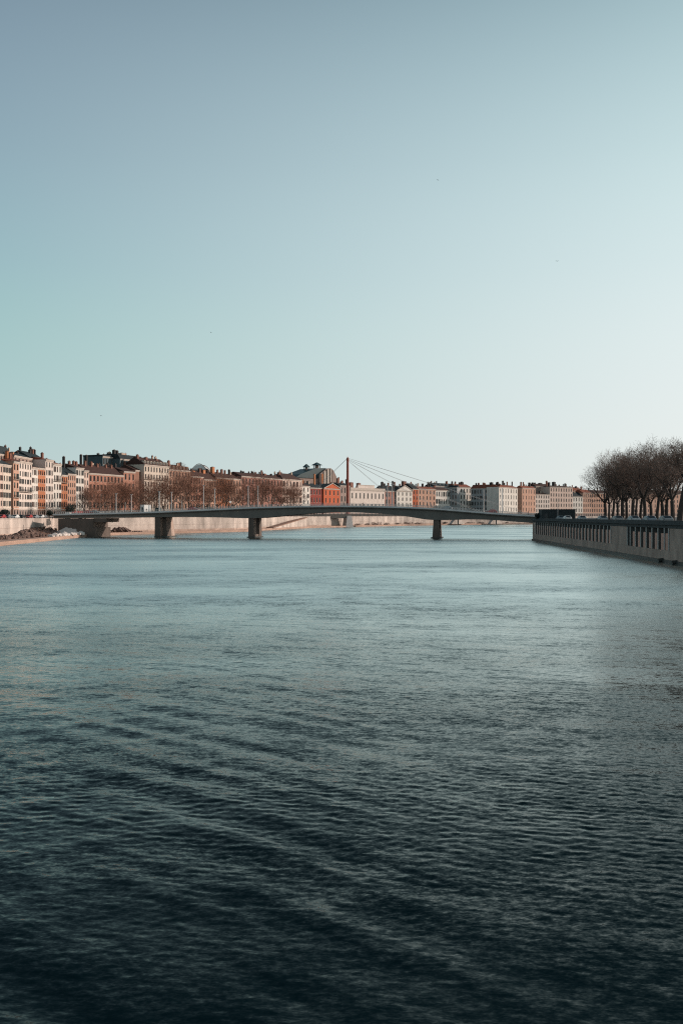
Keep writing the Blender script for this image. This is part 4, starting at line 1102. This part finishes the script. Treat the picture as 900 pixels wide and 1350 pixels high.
for px, d, top, lab in ((101, 344, 650, 'tall thin white pole left of the dark forked tree'), (165, 372, 662, 'short thin pale pole behind the railing before the arcade'),
                        (239.5, 420, 660, 'short thin pole behind the bridge railing among trees')):
    lamp_mast((X(px, d), d, ZS), Z(top, d) - ZS, lab, arm=False, r=.13, cat='pole', name='street_pole')
d = 258; t = lamp_mast((X(735, d), d, 6.55), Z(657, d) - 6.55, 'thin grey pole in front of the dark shed', arm=False, r=.09, cat='pole', name='street_pole')

p = bloc(192, 8.5)
t = thing('site_cabin', 'white box cabin standing on the left part of the bridge', 'cabin', p, R(52))
mb = MB(); mb.box(-1.6, 1.6, -1.1, 1.1, .15, 3.1, M['paint_white']); mb.build('body', t)
mb = MB(); mb.box(-1.7, 1.7, -1.2, 1.2, 3.104, 3.22, M['kerb']); mb.build('roof', t)
mb = MB(); mb.box(-1.64, -1.604, -.5, .4, .2, 2.2, M['shutter_grey']); mb.build('door', t)
mb = MB()
for x in (-1.1, 1.1):
    for y in (-.8, .8): mb.box(x - .1, x + .1, y - .1, y + .1, 0, .147, M['iron'])
mb.build('footing', t)
p = bloc(208.5, 2.4)
t = thing('waste_container', 'dark green container at the foot of the stout lamp mast', 'container', p, byaw)
mb = MB(); mb.hexa([(-.85, -.6, .15), (.85, -.6, .15), (.85, .6, .15), (-.85, .6, .15)], [(-1, -.7, 1.4), (1, -.7, 1.4), (1, .7, 1.4), (-1, .7, 1.4)], M['shutter_green']); mb.build('bin', t)
mb = MB(); mb.hexa([(-1.05, -.75, 1.404), (1.05, -.75, 1.404), (1.05, .75, 1.404), (-1.05, .75, 1.404)], [(-.8, -.4, 1.75), (.8, -.4, 1.75), (.8, .4, 1.75), (-.8, .4, 1.75)], M['hoard']); mb.build('lid', t)
mb = MB()
for x in (-.7, .7): mb.tube((x, -.5, .1), (x, .5, .1), .1, .1, M['rubber'], 8)
mb.build('wheel', t)
p = bloc(303.3, .6)
t = thing('round_sign', 'white round disc sign on a dark post by the bridge railing', 'sign', p, .6)
mb = MB(); mb.tube((0, 0, 0), (0, 0, 2.4), .06, .06, M['iron'], 6); mb.build('post', t)
mb = MB(); mb.tube((0, -.1, 2.6), (0, -.05, 2.6), .42, .42, M['paint_white'], 16); mb.build('disc', t)
# dark long shed on the end of the right quay
d = 262.0; xa, xb = X(712, d), X(756.5, d)
t = thing('long_shed', 'long flat dark shed on the far end of the right quay', 'shed', ((xa + xb) / 2 + .4, d + 2, 6.55))
hw = (xb - xa) / 2; hh = Z(671.3, d) - 6.55
mb = MB(); mb.box(-hw, hw, -2, 2, 0, hh - .15, M['hoard']); mb.build('wall', t)
mb = MB(); mb.box(-hw - .1, hw + .1, -2.12, 2.12, hh - .147, hh, M['hoard']); mb.build('roof', t)
mb = MB()
for i in range(11):
    x = -hw + 2 * hw * i / 10; mb.box(x - .06 if i else x, x + .06 if i < 10 else x, -2.06, -2.004, .05, hh - .17, M['iron'])
mb.build('panel_rib', t)
mb = MB(); mb.box(-hw + .8, -hw + 1.8, -2.05, -2.003, .03, 2.1, M['shutter_grey']); mb.build('door', t)
t = thing('hedge_clump', 'low dark hedge clump left of the long dark shed', 'hedge', (X(709, 266), 266, 6.55))
leafy(91, 1.2, 1.2, 1.3, 700, .2, 'hedge').build('foliage', t, (0, 0, 1.2)); mb = MB(); mb.tube((0, 0, 0), (0, 0, 1.2), .1, .05, M['bark'], 5); mb.build('stem', t)
# red awnings on the left street
for px, d_, wd, lab in ((98, 366, 5.0, 'red awning stall under the dark round evergreen'), (107, 372, 3.4, 'small red awning stall behind the white pole')):
    t = thing('awning_stall', lab, 'stall', (X(px, d_), d_, ZS), R(60))
    mb = MB(); mb.hexa([(-wd / 2, -1, 2.2), (wd / 2, -1, 2.2), (wd / 2, 1, 2.7), (-wd / 2, 1, 2.7)], [(-wd / 2, -1, 2.3), (wd / 2, -1, 2.3), (wd / 2, 1, 3.1), (-wd / 2, 1, 3.1)], M['awning']); mb.build('awning', t)
    mb = MB()
    for sx in (-1, 1):
        for sy in (-1, 1): mb.tube((sx * wd * .47, sy * .9, 0), (sx * wd * .47, sy * .9, 2.35), .05, .05, M['iron'], 5)
    mb.build('post', t); mb = MB(); mb.box(-wd * .45, wd * .45, -.5, .5, .0, .95, M['frame_dark']); mb.build('counter', t)
# white and red tent roof by the footbridge
t = thing('striped_tent', 'small white and red market tent by the footbridge, seen under the grey bridge', 'tent', (X(420, 598), 598, 9.2))
mb = MB()
for i in range(4):
    a = -3.2 + 1.6 * i; m_ = M['awning'] if i == 3 else M['paint_white']
    mb.hexa([(a, -1.5, 1.2), (a + 1.6, -1.5, 1.2), (a + 1.6, 1.5, 1.2), (a, 1.5, 1.2)], [(a, -.2, 2.1), (a + 1.6, -.2, 2.1), (a + 1.6, .2, 2.1), (a, .2, 2.1)], m_)
mb.build('canopy', t); mb = MB()
for sx in (-3, 3):
    for sy in (-1.3, 1.3): mb.tube((sx, sy, 0), (sx, sy, 1.25), .05, .05, M['iron'], 5)
mb.build('post', t)

# ------------------------------------------------------------------ people
def make_person_mesh(coat, walk):
    J = {}; V, E, Rr = [], [], []
    def j(n, p, r, par=None):
        J[n] = len(V); V.append(p); Rr.append(r)
        if par: E.append((J[par], J[n]))
    s = .26 if walk else .04
    j('pelvis', (0, 0, .95), (.15, .11)); j('waist', (0, 0, 1.1), (.14, .10), 'pelvis'); j('chest', (0, 0, 1.32), (.17, .12), 'waist'); j('neckb', (0, 0, 1.45), (.09, .08), 'chest')
    j('neck', (0, -.01, 1.51), (.055, .055), 'neckb'); j('head', (0, -.02, 1.60), (.085, .095), 'neck'); j('crown', (0, -.01, 1.71), (.07, .08), 'head')
    for k, sg in (('l', -1), ('r', 1)):
        f = s * sg
        j('hip' + k, (.10 * sg, 0, .90), (.095, .095), 'pelvis'); j('knee' + k, (.11 * sg, f * .5 - .03, .50), (.062, .065), 'hip' + k)
        j('ank' + k, (.11 * sg, f, .09), (.045, .045), 'knee' + k); j('toe' + k, (.12 * sg, f - .19, .035), (.045, .03), 'ank' + k)
        j('sh' + k, (.20 * sg, 0, 1.40), (.065, .065), 'neckb'); j('el' + k, (.26 * sg, -f * .5, 1.13), (.048, .048), 'sh' + k)
        j('wr' + k, (.25 * sg, -f * .9 - .06, .90), (.034, .034), 'el' + k); j('hd' + k, (.245 * sg, -f * 1.0 - .08, .81), (.04, .025), 'wr' + k)
    me = bpy.data.meshes.new('person'); me.from_pydata(V, E, []); o = bpy.data.objects.new('person_tmp', me); COL.objects.link(o)
    md = o.modifiers.new('s', 'SKIN'); sv_ = me.skin_vertices[0].data
    for i, r in enumerate(Rr): sv_[i].radius = r
    for i in range(len(V)): sv_[i].use_root = (i == 0)
    o.modifiers.new('d', 'SUBSURF').levels = 1
    dg = bpy.context.evaluated_depsgraph_get(); m2 = bpy.data.meshes.new_from_object(o.evaluated_get(dg)); bpy.data.objects.remove(o)
    m2.name = 'person'
    m2.materials.clear()
    for m in ('coat_' + coat, 'coat_black', 'skin', 'hair'): m2.materials.append(M[m])
    for p in m2.polygons:
        c = p.center; i = 0
        if c.z < .86 and abs(c.x) < .21: i = 1
        if c.z < .86 and abs(c.x) >= .21: i = 2
        if c.z > 1.5: i = 2
        if c.z > 1.66 or (c.z > 1.56 and c.y > .02): i = 3
        p.material_index = i; p.use_smooth = True
    return m2
PM = [make_person_mesh('black', True), make_person_mesh('navy', False), make_person_mesh('brown', True), make_person_mesh('red', False)]
for i, (px, off, k, lab) in enumerate(((193, 2.0, 0, 'person in dark coat walking before the white cabin'), (453, 1.2, 0, 'person in dark coat walking left of the mast foot side'),
                                       (478, 1.2, 2, 'person in brown coat walking before the cream palace'), (538, 1.3, 1, 'person in navy coat standing before the white pedimented house'),
                                       (549, 1.3, 2, 'person in brown coat before the narrow deep orange wall'), (563.5, 1.3, 0, 'leftmost of three dark pedestrians above the tapered pier'),
                                       (568.5, 1.5, 1, 'middle of three dark pedestrians above the tapered pier'), (575, 1.3, 2, 'rightmost of three dark pedestrians above the tapered pier'),
                                       (696, 1.3, 1, 'person in dark coat at the right end of the bridge'))):
    o = link('person', PM[k], None, bloc(px, off)); o.rotation_euler = (0, 0, byaw + (R(90) if i % 2 else R(-90))); tag(o, lab, 'person', 'pedestrians on the bridge')
o = [x for x in COL.objects if x.get('label', '').startswith('person in dark coat walking left of')][0]; o['label'] = 'person in dark coat walking just left of the red mast'

# ------------------------------------------------------------------ birds
def bird_mesh():
    mb = MB(); m = M['bird']
    pts = [(-.26, .015), (-.12, .05), (.02, .06), (.16, .045), (.24, .02)]
    for (a, r0), (b, r1) in zip(pts, pts[1:]): mb.tube((a, 0, 0), (b, 0, 0), r0, r1, m, 8, False)
    mb.tube((.24, 0, 0), (.30, 0, -.01), .02, .004, m, 6)
    mb.hexa([(-.40, -.07, -.008), (-.24, -.02, -.008), (-.24, .02, -.008), (-.40, .07, -.008)], [(-.40, -.07, .006), (-.24, -.02, .006), (-.24, .02, .006), (-.40, .07, .006)], m)
    for s in (1, -1):
        w_ = [(.13, 0, .03), (.16, .25, .13), (.02, .55, .10), (-.02, .55, .10), (.0, .25, .13), (-.08, 0, .03)]
        lo = [(x, s * y, z - .012) for x, y, z in w_]; hi = [(x, s * y, z + .006) for x, y, z in w_]
        mb.hexa(lo if s > 0 else lo[::-1], hi if s > 0 else hi[::-1], m)
    return mb.mesh('bird')
bme = bird_mesh()
for px, py, d, rz, lab in ((133, 548, 210, .4, 'small dark bird flying low over the left rooftops'), (577, 237, 230, 2.0, 'tiny bird high in the middle of the sky'),
                           (734, 344, 200, 1.2, 'tiny bird in the pale sky on the right'), (278, 438, 260, 2.6, 'faint tiny bird above the left bank halfway up the sky')):
    o = link('bird', bme, None, (X(px, d), d, Z(py, d))); o.rotation_euler = (.1, 0, rz); o.scale = (.75,) * 3; tag(o, lab, 'bird', 'birds in the sky')
